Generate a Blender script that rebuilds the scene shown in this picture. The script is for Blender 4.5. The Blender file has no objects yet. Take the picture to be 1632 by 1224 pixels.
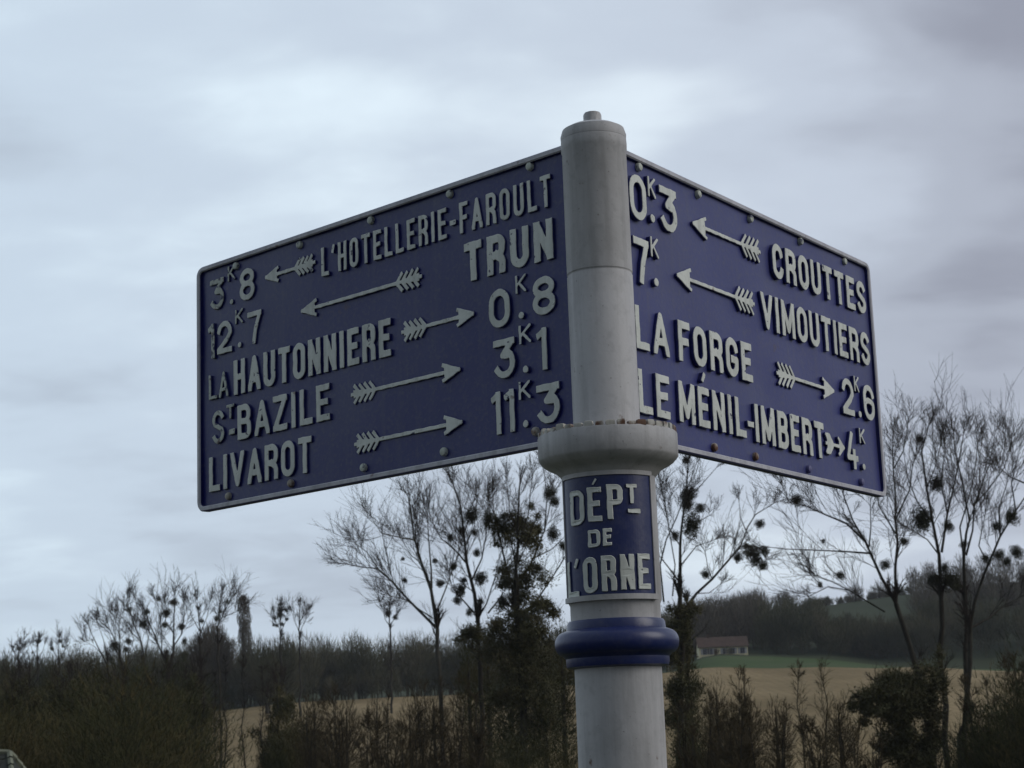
import bpy, math, random
import numpy as np
from mathutils import Vector, Matrix
random.seed(7); rng = np.random.default_rng(7)
R = math.radians
scene = bpy.context.scene

# ------------------------------------------------------------------ camera
FPX, PITCH, ROLL = 2963.6, 0.19595, -0.03685
AX, AY = 0.16319, 3.20986                    # foot of the post
EYE = 1.6
_cp, _sp = math.cos(PITCH), math.sin(PITCH)
_F = Vector((0, _cp, _sp)); _r = Vector((1, 0, 0)); _u = Vector((0, -_sp, _cp))
_c, _s = math.cos(ROLL), math.sin(ROLL)
_Rt = _c*_r + _s*_u; _Up = -_s*_r + _c*_u
cam_d = bpy.data.cameras.new('camera'); cam = bpy.data.objects.new('camera', cam_d)
scene.collection.objects.link(cam); scene.camera = cam
cam.matrix_world = Matrix(((_Rt.x, _Up.x, -_F.x, 0), (_Rt.y, _Up.y, -_F.y, 0), (_Rt.z, _Up.z, -_F.z, EYE), (0, 0, 0, 1)))
cam_d.sensor_width = 36; cam_d.lens = FPX/1632*36
cam_d.clip_start = 0.05; cam_d.clip_end = 9000
cam_d.dof.use_dof = True; cam_d.dof.focus_distance = 3.3; cam_d.dof.aperture_fstop = 24

def at(px, py, Y):
    """a pixel of the 1632x1224 photograph as a point Y metres ahead"""
    d = _F + _Rt*((px-816)/FPX) + _Up*((612-py)/FPX)
    return Vector((d.x*Y/d.y, Y, EYE + d.z*Y/d.y))

# ------------------------------------------------------------------ sky, sun
SUN_EL, SUN_AZ = R(30), R(104)               # azimuth measured from +Y towards +X
world = bpy.data.worlds.new('World'); scene.world = world; world.use_nodes = True
nt = world.node_tree; nt.nodes.clear()
def N(tree, typ, **kw):
    n = tree.nodes.new(typ)
    for k, v in kw.items(): setattr(n, k, v)
    return n
L = nt.links.new
out = N(nt, 'ShaderNodeOutputWorld'); bg = N(nt, 'ShaderNodeBackground'); L(bg.outputs[0], out.inputs[0])
bg.inputs['Strength'].default_value = 0.117
sky = N(nt, 'ShaderNodeTexSky', sky_type='NISHITA', sun_disc=False, sun_elevation=SUN_EL, sun_rotation=SUN_AZ)
tc = N(nt, 'ShaderNodeTexCoord'); sep = N(nt, 'ShaderNodeSeparateXYZ'); L(tc.outputs['Generated'], sep.inputs[0])
def M_(op, a, b=None, clamp=False, tree=nt):
    m = N(tree, 'ShaderNodeMath', operation=op, use_clamp=clamp)
    for i, v in enumerate((a, b)):
        if v is None: continue
        if isinstance(v, (int, float)): m.inputs[i].default_value = v
        else: tree.links.new(v, m.inputs[i])
    return m.outputs[0]
zz = M_('ADD', M_('ABSOLUTE', sep.outputs['Z']), 0.22)
cx = M_('DIVIDE', sep.outputs['X'], zz); cy = M_('DIVIDE', sep.outputs['Y'], zz)
comb = N(nt, 'ShaderNodeCombineXYZ'); L(cx, comb.inputs[0]); L(cy, comb.inputs[1])
def cloud_noise(scale, detail, off, rough=0.5, dist=0.0, sx=1, sy=1):
    mp = N(nt, 'ShaderNodeMapping'); mp.inputs['Location'].default_value = off; mp.inputs['Scale'].default_value = (sx, sy, 1)
    L(comb.outputs[0], mp.inputs[0])
    n = N(nt, 'ShaderNodeTexNoise'); n.inputs['Scale'].default_value = scale; n.inputs['Detail'].default_value = detail
    n.inputs['Roughness'].default_value = rough; n.inputs['Distortion'].default_value = dist
    L(mp.outputs[0], n.inputs['Vector']); return n.outputs['Fac']
n1 = cloud_noise(1.15, 3, (3.1, 1.7, 0), 0.45, 0.2, 1.0, 1.0)
n2 = cloud_noise(4.2, 4, (8.2, 4.4, 2), 0.5, 0.2, 0.9, 1.25)
nn = M_('ADD', M_('MULTIPLY', n1, 0.62), M_('MULTIPLY', n2, 0.36))
# cloud banks: (x, y) on the cloud layer, half width, how much darker (-) or brighter (+)
wn_ = N(nt, 'ShaderNodeTexNoise'); wn_.inputs['Scale'].default_value = 1.6; wn_.inputs['Detail'].default_value = 4; L(comb.outputs[0], wn_.inputs['Vector'])
wv = N(nt, 'ShaderNodeVectorMath', operation='SCALE'); L(wn_.outputs['Color'], wv.inputs[0]); wv.inputs['Scale'].default_value = 0.8
wp = N(nt, 'ShaderNodeVectorMath', operation='ADD'); L(comb.outputs[0], wp.inputs[0]); L(wv.outputs[0], wp.inputs[1])
def bank(x, y, rx, ry, amt):
    global nn
    a = N(nt, 'ShaderNodeVectorMath', operation='SUBTRACT'); L(wp.outputs[0], a.inputs[0]); a.inputs[1].default_value = (x+.4, y+.4, 0)
    b = N(nt, 'ShaderNodeVectorMath', operation='DIVIDE'); L(a.outputs[0], b.inputs[0]); b.inputs[1].default_value = (rx, ry, 1e6)
    c = N(nt, 'ShaderNodeVectorMath', operation='LENGTH'); L(b.outputs[0], c.inputs[0])
    m = N(nt, 'ShaderNodeMapRange', interpolation_type='SMOOTHSTEP'); L(c.outputs['Value'], m.inputs[0])
    m.inputs[1].default_value = 0; m.inputs[2].default_value = 1; m.inputs[3].default_value = amt; m.inputs[4].default_value = 0
    nn = M_('ADD', nn, m.outputs[0])
def bank_px(px, py, wpx, hpx, amt):
    def pl(x, y):
        d = (_F+_Rt*((x-816)/FPX)+_Up*((612-y)/FPX)).normalized(); z = abs(d.z)+.22; return d.x/z, d.y/z
    x, y = pl(px, py); xa, _ = pl(px+wpx, py); _, ya = pl(px, py+hpx); bank(x, y, abs(xa-x), abs(ya-y), amt)
bank_px(1600, 430, 620, 420, -0.20); bank_px(1400, 20, 560, 190, -0.15); bank_px(120, 690, 620, 130, -0.12); bank_px(820, 800, 560, 80, -0.06)
bank_px(1080, 190, 380, 260, 0.07); bank_px(200, 80, 620, 360, 0.10); bank_px(250, 900, 700, 100, 0.07); bank_px(1150, 850, 300, 120, 0.08)
ramp = N(nt, 'ShaderNodeValToRGB'); L(nn, ramp.inputs[0])
cr = ramp.color_ramp; cr.interpolation = 'EASE'
stops = [(0.20, (3.1, 3.25, 4.0)), (0.36, (4.3, 4.6, 5.5)), (0.50, (5.4, 5.85, 6.9)), (0.68, (7.3, 7.9, 8.8))]
while len(cr.elements) < len(stops): cr.elements.new(0.5)
for e, (p, c) in zip(cr.elements, stops): e.position = p; e.color = (c[0]/10, c[1]/10, c[2]/10, 1)
# broad drift of the overcast: brighter and bluer towards the left (north-west), greyer to the right
drift = N(nt, 'ShaderNodeMapRange'); L(sep.outputs['X'], drift.inputs[0])
drift.inputs[1].default_value = -0.34; drift.inputs[2].default_value = 0.30
dr = N(nt, 'ShaderNodeMix', data_type='RGBA'); L(drift.outputs[0], dr.inputs[0])
dr.inputs[6].default_value = (9.7, 10.7, 10.6, 1); dr.inputs[7].default_value = (9.0, 9.1, 9.0, 1)
mul = N(nt, 'ShaderNodeMix', data_type='RGBA', blend_type='MULTIPLY'); mul.inputs[0].default_value = 1
mul.clamp_result = False
L(ramp.outputs[0], mul.inputs[6]); L(dr.outputs[2], mul.inputs[7])
mixs = N(nt, 'ShaderNodeMix', data_type='RGBA'); mixs.inputs[0].default_value = 0.97
L(sky.outputs[0], mixs.inputs[6]); L(mul.outputs[2], mixs.inputs[7])
# added dimming of the unseen sky behind the camera, keeps the sign dark
back = N(nt, 'ShaderNodeMapRange', interpolation_type='SMOOTHSTEP'); L(sep.outputs['Y'], back.inputs[0])
back.inputs[1].default_value = -0.9; back.inputs[2].default_value = 0.9; back.inputs[3].default_value = 0.31; back.inputs[4].default_value = 1.0
sc_ = N(nt, 'ShaderNodeVectorMath', operation='SCALE'); L(mixs.outputs[2], sc_.inputs[0]); L(back.outputs[0], sc_.inputs['Scale'])
L(sc_.outputs[0], bg.inputs['Color'])

sun_d = bpy.data.lights.new('sun', 'SUN'); sun = bpy.data.objects.new('sun', sun_d); scene.collection.objects.link(sun)
sun_d.energy = 1.15; sun_d.angle = R(38); sun_d.color = (1, 0.97, 0.92)
_sd = Vector((math.sin(SUN_AZ)*math.cos(SUN_EL), math.cos(SUN_AZ)*math.cos(SUN_EL), math.sin(SUN_EL)))
sun.rotation_euler = _sd.to_track_quat('Z', 'Y').to_euler(); sun.location = (20, -10, 40)
vs = scene.view_settings; vs.view_transform = 'Standard'; vs.look = 'None'; vs.gamma = 1; vs.exposure = 0.0; vs.use_curve_mapping = False
scene.render.resolution_x = 1024; scene.render.resolution_y = 768

# ------------------------------------------------------------------ materials
def material(name, build):
    m = bpy.data.materials.new(name); m.use_nodes = True; t = m.node_tree
    b = t.nodes['Principled BSDF']; build(t, b); return m
def noise_col(t, scale, cols, detail=4, coord='Object', rough=0.55, mapping=None, pos=None):
    tcn = N(t, 'ShaderNodeTexCoord'); src = tcn.outputs[coord]
    if mapping:
        mp = N(t, 'ShaderNodeMapping'); mp.inputs['Scale'].default_value = mapping; t.links.new(src, mp.inputs[0]); src = mp.outputs[0]
    n = N(t, 'ShaderNodeTexNoise'); n.inputs['Scale'].default_value = scale; n.inputs['Detail'].default_value = detail
    n.inputs['Roughness'].default_value = rough; t.links.new(src, n.inputs['Vector'])
    r = N(t, 'ShaderNodeValToRGB'); t.links.new(n.outputs['Fac'], r.inputs[0]); e = r.color_ramp
    pos = pos or [0.3 + 0.4*i/(len(cols)-1) for i in range(len(cols))]
    while len(e.elements) < len(cols): e.elements.new(0.5)
    for el, c, p in zip(e.elements, cols, pos): el.position = p; el.color = (*c, 1)
    return r.outputs[0], n.outputs['Fac'], src
def mixc(t, fac, a, b):
    m = N(t, 'ShaderNodeMix', data_type='RGBA')
    for i, v in ((0, fac), (6, a), (7, b)):
        if isinstance(v, (int, float)): m.inputs[i].default_value = v
        elif isinstance(v, tuple): m.inputs[i].default_value = (*v, 1)
        else: t.links.new(v, m.inputs[i])
    return m.outputs[2]
def ramp01(t, src, a, b):
    r = N(t, 'ShaderNodeMapRange'); t.links.new(src, r.inputs[0]); r.inputs[1].default_value = a; r.inputs[2].default_value = b
    return r.outputs[0]
def bump(t, b, src, strength, dist):
    bp = N(t, 'ShaderNodeBump'); bp.inputs['Strength'].default_value = strength; bp.inputs['Distance'].default_value = dist
    t.links.new(src, bp.inputs['Height']); t.links.new(bp.outputs[0], b.inputs['Normal'])
def simple(name, cols, scale=3.0, rough=0.9, spec=0.3, mapping=None, bmp=None, detail=4):
    def f(t, b):
        c, fac, _ = noise_col(t, scale, cols, detail, mapping=mapping)
        t.links.new(c, b.inputs['Base Color']); b.inputs['Roughness'].default_value = rough
        b.inputs['Specular IOR Level'].default_value = spec
        if bmp: bump(t, b, fac, *bmp)
    return material(name, f)

RUST = (0.13, 0.065, 0.040)
def white_paint(name, base, dirt, rust_lo, rust_hi, wear=None, cells=9.0):
    def f(t, b):
        c, fac, src = noise_col(t, 7.0, [dirt, base, base], 6, coord='Object', pos=[0.28, 0.5, 0.7])
        sp, f2, _ = noise_col(t, 55.0, [(0.86, 0.86, 0.86), (1, 1, 1)], 3, pos=[0.30, 0.46])
        m = N(t, 'ShaderNodeMix', data_type='RGBA', blend_type='MULTIPLY'); m.inputs[0].default_value = 0.8
        t.links.new(c, m.inputs[6]); t.links.new(sp, m.inputs[7]); col = m.outputs[2]
        rn = N(t, 'ShaderNodeTexNoise'); rn.inputs['Scale'].default_value = 34; rn.inputs['Detail'].default_value = 5
        tw = N(t, 'ShaderNodeNewGeometry'); t.links.new(tw.outputs['Position'], rn.inputs['Vector'])
        ms = N(t, 'ShaderNodeMapping'); ms.inputs['Scale'].default_value = (38, 38, 3.2); t.links.new(tw.outputs['Position'], ms.inputs[0])
        st = N(t, 'ShaderNodeTexNoise'); st.inputs['Scale'].default_value = 1; st.inputs['Detail'].default_value = 6; st.inputs['Roughness'].default_value = .65
        t.links.new(ms.outputs[0], st.inputs['Vector'])       # rain streaks running down
        col = mixc(t, M_('MULTIPLY', ramp01(t, st.outputs['Fac'], 0.46, 0.72), 0.55, tree=t), col, tuple(v*.62 for v in dirt))
        pk_ = N(t, 'ShaderNodeTexNoise'); pk_.inputs['Scale'].default_value = 150; pk_.inputs['Detail'].default_value = 2; t.links.new(tw.outputs['Position'], pk_.inputs['Vector'])
        col = mixc(t, M_('MULTIPLY', ramp01(t, pk_.outputs['Fac'], 0.70, 0.76), 0.5, tree=t), col, (0.12, 0.10, 0.09))
        col = mixc(t, ramp01(t, rn.outputs['Fac'], rust_lo, rust_hi), col, RUST)
        if wear:                                     # flaked paint: the dull blue ground shows through
            wn = N(t, 'ShaderNodeTexNoise'); wn.inputs['Scale'].default_value = 62; wn.inputs['Detail'].default_value = 4
            t.links.new(tw.outputs['Position'], wn.inputs['Vector'])
            col = mixc(t, ramp01(t, wn.outputs['Fac'], wear[0], wear[1]), col, (0.045, 0.05, 0.10))
        t.links.new(col, b.inputs['Base Color']); b.inputs['Roughness'].default_value = 0.55
        b.inputs['Specular IOR Level'].default_value = 0.35
        bump(t, b, M_('ADD', rn.outputs['Fac'], M_('MULTIPLY', pk_.outputs['Fac'], 0.35, tree=t), tree=t), 0.5, 0.0016)
    return material(name, f)
M_WHITE = white_paint('white_paint', (0.48, 0.475, 0.485), (0.38, 0.375, 0.38), 0.70, 0.78)
M_LETTER = white_paint('letter_paint', (0.72, 0.75, 0.71), (0.56, 0.59, 0.55), 0.69, 0.77, (0.67, 0.72))
M_LETTER_WORN = white_paint('worn_letter_paint', (0.58, 0.62, 0.57), (0.42, 0.45, 0.40), 0.64, 0.72, (0.55, 0.63))
M_RUSTY = white_paint('rusty_white_paint', (0.50, 0.49, 0.45), (0.30, 0.27, 0.22), 0.50, 0.62)
def blue_paint(name, base, dull, rough, dirt_amt=0.35):
    def f(t, b):
        c, fac, src = noise_col(t, 4.0, [dull, base, base], 5, pos=[0.3, 0.52, 0.75])
        g = N(t, 'ShaderNodeTexNoise'); g.inputs['Scale'].default_value = 120; g.inputs['Detail'].default_value = 3
        t.links.new(src, g.inputs['Vector'])
        col = mixc(t, M_('MULTIPLY', ramp01(t, g.outputs['Fac'], 0.50, 0.75), dirt_amt, tree=t), c, (0.09, 0.09, 0.13))
        rn = N(t, 'ShaderNodeTexNoise'); rn.inputs['Scale'].default_value = 12; rn.inputs['Detail'].default_value = 6
        t.links.new(src, rn.inputs['Vector'])
        col = mixc(t, ramp01(t, rn.outputs['Fac'], 0.72, 0.80), col, (0.075, 0.045, 0.05))
        ms = N(t, 'ShaderNodeMapping'); ms.inputs['Scale'].default_value = (30, 2.2, 30); t.links.new(src, ms.inputs[0])
        st = N(t, 'ShaderNodeTexNoise'); st.inputs['Scale'].default_value = 1; st.inputs['Detail'].default_value = 6; st.inputs['Roughness'].default_value = .6
        t.links.new(ms.outputs[0], st.inputs['Vector'])
        col = mixc(t, M_('MULTIPLY', ramp01(t, st.outputs['Fac'], 0.52, 0.75), 0.38, tree=t), col, (0.075, 0.078, 0.14))
        t.links.new(col, b.inputs['Base Color'])
        b.inputs['Roughness'].default_value = rough
        rr = N(t, 'ShaderNodeMapRange'); t.links.new(fac, rr.inputs[0]); rr.inputs[3].default_value = rough-0.08; rr.inputs[4].default_value = rough+0.12
        t.links.new(rr.outputs[0], b.inputs['Roughness'])
        b.inputs['Specular IOR Level'].default_value = 0.5
        sc = M_('ADD', M_('MULTIPLY', g.outputs['Fac'], 0.25, tree=t), fac, tree=t)
        bump(t, b, sc, 0.25, 0.004)
    return material(name, f)
M_BLUE = blue_paint('blue_enamel', (0.012, 0.017, 0.138), (0.020, 0.026, 0.130), 0.34)
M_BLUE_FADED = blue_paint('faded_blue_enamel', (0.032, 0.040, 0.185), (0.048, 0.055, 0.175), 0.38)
M_BLUE_RIM = blue_paint('rim_enamel', (0.09, 0.09, 0.24), (0.13, 0.13, 0.24), 0.5)
M_BLUE_DEEP = blue_paint('deep_blue_enamel', (0.010, 0.020, 0.105), (0.018, 0.030, 0.105), 0.34, 0.2)
M_BARK = simple('bark', [(0.022, 0.019, 0.016), (0.040, 0.036, 0.030), (0.065, 0.062, 0.050)], 1.2, 0.95, 0.1, mapping=(3, 3, 0.6))
M_BARK_PALE = simple('pale_bark', [(0.06, 0.055, 0.045), (0.11, 0.105, 0.09)], 1.2, 0.95, 0.1)
M_TWIG = simple('twig_bark', [(0.028, 0.022, 0.020), (0.052, 0.042, 0.034)], 0.4, 0.95, 0.1)
M_TWIG_RED = simple('reddish_twigs', [(0.045, 0.037, 0.022), (0.080, 0.062, 0.038)], 0.4, 0.95, 0.1)
M_MISTLE = simple('mistletoe_leaves', [(0.035, 0.034, 0.022), (0.062, 0.060, 0.032)], 2.5, 0.8, 0.2)
M_IVY = simple('ivy_leaves', [(0.050, 0.048, 0.022), (0.085, 0.080, 0.036), (0.125, 0.105, 0.055)], 0.9, 0.75, 0.2)
M_WOOD_FAR = simple('far_branches', [(0.050, 0.055, 0.034), (0.085, 0.084, 0.052), (0.125, 0.108, 0.070)], 0.12, 0.95, 0.05)
M_WOOD_HILL = simple('hill_wood_branches', [(0.075, 0.066, 0.054), (0.125, 0.108, 0.082)], 0.12, 0.95, 0.05)
M_SCRUB = simple('scrub_branches', [(0.022, 0.027, 0.014), (0.055, 0.056, 0.026), (0.125, 0.095, 0.045)], 0.22, 0.95, 0.05)
M_GRASS = simple('rough_grass', [(0.030, 0.034, 0.016), (0.055, 0.060, 0.026), (0.085, 0.075, 0.040)], 0.5, 0.95, 0.05, detail=8)
def fieldmat(t, b):
    c, fac, src = noise_col(t, 0.045, [(0.18, 0.130, 0.066), (0.25, 0.185, 0.100), (0.31, 0.232, 0.130)], 8, mapping=(1, 0.6, 1))
    w = N(t, 'ShaderNodeTexWave', wave_type='BANDS', bands_direction='X'); w.inputs['Scale'].default_value = 0.16
    w.inputs['Distortion'].default_value = 2.5; w.inputs['Detail'].default_value = 3; t.links.new(src, w.inputs['Vector'])
    g = N(t, 'ShaderNodeTexNoise'); g.inputs['Scale'].default_value = 0.9; g.inputs['Detail'].default_value = 6; t.links.new(src, g.inputs['Vector'])
    col = mixc(t, M_('MULTIPLY', w.outputs['Fac'], 0.22, tree=t), c, (0.15, 0.115, 0.060))
    col = mixc(t, M_('MULTIPLY', ramp01(t, g.outputs['Fac'], 0.45, 0.75), 0.5, tree=t), col, (0.12, 0.098, 0.050))
    t.links.new(col, b.inputs['Base Color']); b.inputs['Roughness'].default_value = 0.95; b.inputs['Specular IOR Level'].default_value = 0.05
M_FIELD = material('stubble_field', fieldmat)
M_MEADOW = simple('green_meadow', [(0.050, 0.080, 0.032), (0.065, 0.095, 0.040), (0.085, 0.100, 0.050)], 0.06, 0.95, 0.05, detail=6)
M_HILL = simple('hill_grass', [(0.045, 0.052, 0.032), (0.058, 0.070, 0.042)], 0.02, 0.95, 0.05, detail=6)
M_ASPHALT = simple('asphalt', [(0.04, 0.04, 0.04), (0.065, 0.065, 0.065)], 40, 0.9, 0.3, bmp=(0.4, 0.004))
M_CONCRETE = simple('concrete', [(0.20, 0.20, 0.18), (0.30, 0.29, 0.27)], 9, 0.9, 0.2, bmp=(0.4, 0.004))
M_RENDERW = simple('cream_render', [(0.66, 0.60, 0.40), (0.76, 0.70, 0.50)], 0.8, 0.9, 0.2)
M_TILE = simple('old_roof_tiles', [(0.065, 0.048, 0.042), (0.105, 0.072, 0.060)], 0.9, 0.9, 0.1)
M_GLASS = simple('dark_glass', [(0.02, 0.022, 0.03), (0.03, 0.033, 0.045)], 1, 0.15, 0.5)
M_SHUTTER = simple('grey_shutters', [(0.30, 0.31, 0.33), (0.36, 0.36, 0.38)], 2, 0.7, 0.3)
M_DOOR = simple('brown_door', [(0.07, 0.045, 0.03), (0.09, 0.06, 0.04)], 2, 0.7, 0.3)
M_SLATE = simple('mossy_slates', [(0.035, 0.038, 0.036), (0.060, 0.066, 0.055)], 2.2, 0.85, 0.2, bmp=(0.5, 0.02))
M_RIDGE = simple('pale_ridge_tiles', [(0.15, 0.16, 0.12), (0.24, 0.25, 0.19)], 3, 0.85, 0.2)
M_STONE = simple('rubble_wall', [(0.12, 0.11, 0.09), (0.20, 0.18, 0.15)], 3, 0.9, 0.2, bmp=(0.5, 0.03))

# ------------------------------------------------------------------ object helpers
COL = scene.collection
def link(name, me, parent=None, mat=None, loc=None, kind=None):
    o = bpy.data.objects.new(name, me); COL.objects.link(o)
    if parent: o.parent = parent
    if mat is not None and me is not None and len(me.materials) == 0: me.materials.append(mat)
    if loc is not None: o.location = loc
    if kind: o['kind'] = kind
    return o
def tag(o, label, cat, group=None):
    o['label'] = label; o['category'] = cat
    if group: o['group'] = group
    return o
def empty(name, loc, label, cat, group=None):
    o = bpy.data.objects.new(name, None); COL.objects.link(o); o.location = loc; o.empty_display_size = 0.2
    return tag(o, label, cat, group)
class MB:
    def __init__(s): s.v = []; s.f = []
    def add(s, vs, fs):
        b = len(s.v); s.v += [tuple(v) for v in vs]; s.f += [tuple(i+b for i in f) for f in fs]
    def box(s, x0, x1, y0, y1, z0, z1):
        s.add([(x0,y0,z0),(x1,y0,z0),(x1,y1,z0),(x0,y1,z0),(x0,y0,z1),(x1,y0,z1),(x1,y1,z1),(x0,y1,z1)],
              [(0,3,2,1),(4,5,6,7),(0,1,5,4),(1,2,6,5),(2,3,7,6),(3,0,4,7)])
    def tube(s, pts, rads, n):
        """tapered tube along points"""
        b = len(s.v); k = len(pts)
        d = pts[-1]-pts[0]
        if d.length < 1e-6: return
        a = d.cross(Vector((0.31, 0.17, 0.93) if abs(d.normalized().z) < 0.9 else (1, 0.2, 0))).normalized()
        c = d.normalized().cross(a)
        cs = CS[n]
        V = s.v
        for p, r in zip(pts, rads):
            px, py, pz = p
            for (q, w) in cs:
                qr = q*r; wr = w*r
                V.append((px+a.x*qr+c.x*wr, py+a.y*qr+c.y*wr, pz+a.z*qr+c.z*wr))
        Fc = s.f
        for i in range(k-1):
            o0 = b+i*n; o1 = o0+n
            for j in range(n):
                j2 = (j+1) % n
                Fc.append((o0+j, o0+j2, o1+j2, o1+j))
    def mesh(s, name, mat=None, smooth=False):
        me = bpy.data.meshes.new(name); me.from_pydata(s.v, [], s.f)
        if mat: me.materials.append(mat)
        if smooth: me.shade_smooth()
        me.update(); return me
CS = {n: [(math.cos(2*math.pi*i/n), math.sin(2*math.pi*i/n)) for i in range(n)] for n in (3, 4, 5, 6, 8)}

def lathe(name, prof, n=96, mat=None, closed_top=True, closed_bottom=True, sharp=R(35)):
    m = MB()
    for (r, z) in prof:
        for j in range(n):
            a = 2*math.pi*j/n; m.v.append((r*math.cos(a), r*math.sin(a), z))
    for i in range(len(prof)-1):
        for j in range(n):
            j2 = (j+1) % n
            m.f.append((i*n+j, i*n+j2, (i+1)*n+j2, (i+1)*n+j))
    if closed_bottom: m.f.append(tuple(reversed(range(n))))
    if closed_top: m.f.append(tuple(range((len(prof)-1)*n, len(prof)*n)))
    me = m.mesh(name, mat); me.shade_smooth(); me.set_sharp_from_angle(angle=sharp)
    return me

# ------------------------------------------------------------------ terrain
def tab(x, t):
    return float(np.interp(x, [a for a, _ in t], [b for _, b in t]))
ZF = [(-900,12),(330,13),(500,14.7),(900,16),(1110,18.3),(1300,17.8),(1430,17),(1632,14.5),(2600,14)]
ZG = [(-900,14),(500,16.5),(900,18),(1050,20),(1110,23.6),(1200,23.6),(1300,22.0),(1430,19.0),(1632,17),(2600,17)]
ZR = [(-900,30),(900,31),(1050,37),(1110,42),(1215,48),(1300,51),(1400,53),(1632,56),(2600,58)]
def edge_r(px): return 420 + 6*math.sin(px*0.011) + 3*math.sin(px*0.037+1)
def terrain(x, y):
    r = math.hypot(x, y)
    if y > 0.2*abs(x): px = 816 + FPX*x/y
    else: px = 2600 if x > 0 else -900
    px = max(-900, min(2600, px))
    back = 1.0 if y > 0 else max(0.25, 1+y/max(r, 1e-3))
    zf, zg, zr = tab(px, ZF)*back, tab(px, ZG)*back, tab(px, ZR)*back
    ks = [0, 9, 36, 125, 160, edge_r(px), edge_r(px)+58, 700, 1000, 2500, 6000]
    zs = [0, 0, -3.5, -3.5, -2.9, zf, zg, zr, zr-8, zr-40, -60]
    if y < 0: zs[2] = zs[3] = -0.8; zs[4] = 0
    z = float(np.interp(r, ks, zs))
    if 60 < r < 1200: z += 0.35*math.sin(x*0.045)*math.sin(y*0.03+1)*min(1, r/300)
    return z
azs = list(np.arange(-40, 40.01, 0.5)) + list(np.arange(45, 320, 5))
rs_base = [0.0, 2, 5, 9, 14, 20, 28, 36, 50, 70, 90, 110, 125, 140, 160, 190, 220, 250, 280, 310, 340, 370, 395]
rs_mid = [0, 10, 20, 30, 40, 50, 58]; rs_far = [500, 530, 560, 600, 640, 670, 700, 740, 800, 900, 1000, 1400, 2000, 2500, 4000, 6000]
NR = len(rs_base)+len(rs_mid)+len(rs_far)
tv = []
for a in azs:
    x0, y0 = math.sin(R(a)), math.cos(R(a))
    px = 816+FPX*math.tan(R(a)) if abs(a) <= 40 else 2600
    e = edge_r(max(-900, min(2600, px)))
    for r in rs_base+[e+q for q in rs_mid]+rs_far:
        tv.append((x0*r, y0*r, terrain(x0*r, y0*r)))
regions = {'ground': [], 'field': [], 'meadow': [], 'hill': []}
iF0 = rs_base.index(125); iF1 = len(rs_base); iM1 = len(rs_base)+len(rs_mid)-1
for i in range(len(azs)):
    i2 = (i+1) % len(azs); a = azs[i]
    px = 816+FPX*math.tan(R(a)) if abs(a) <= 40 else 9999
    for j in range(NR-1):
        q = (i*NR+j, i2*NR+j, i2*NR+j+1, i*NR+j+1)
        if j < iF0: regions['ground'].append(q)
        elif j < iF1: regions['field'].append(q)
        elif j < iM1 and 1000 < px < 1640: regions['meadow'].append(q)
        else: regions['hill'].append(q)
for nm, mt in (('ground', M_GRASS), ('field', M_FIELD), ('meadow', M_MEADOW), ('hill', M_HILL)):
    used = sorted({i for f in regions[nm] for i in f}); mp = {o: n for n, o in enumerate(used)}
    me = bpy.data.meshes.new(nm); me.from_pydata([tv[i] for i in used], [], [tuple(reversed([mp[i] for i in f])) for f in regions[nm]])
    me.materials.append(mt); me.shade_smooth(); me.update(); link(nm, me, kind='structure')
rd = MB(); ys = list(range(-60, 61, 6))
for k, yy in enumerate(ys):
    rd.v += [(yy, -2.6, 0.02), (yy, 1.6, 0.02)]
    if k: b = 2*k; rd.f.append((b-2, b, b+1, b-1))
link('road', rd.mesh('road', M_ASPHALT), kind='structure')

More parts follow.
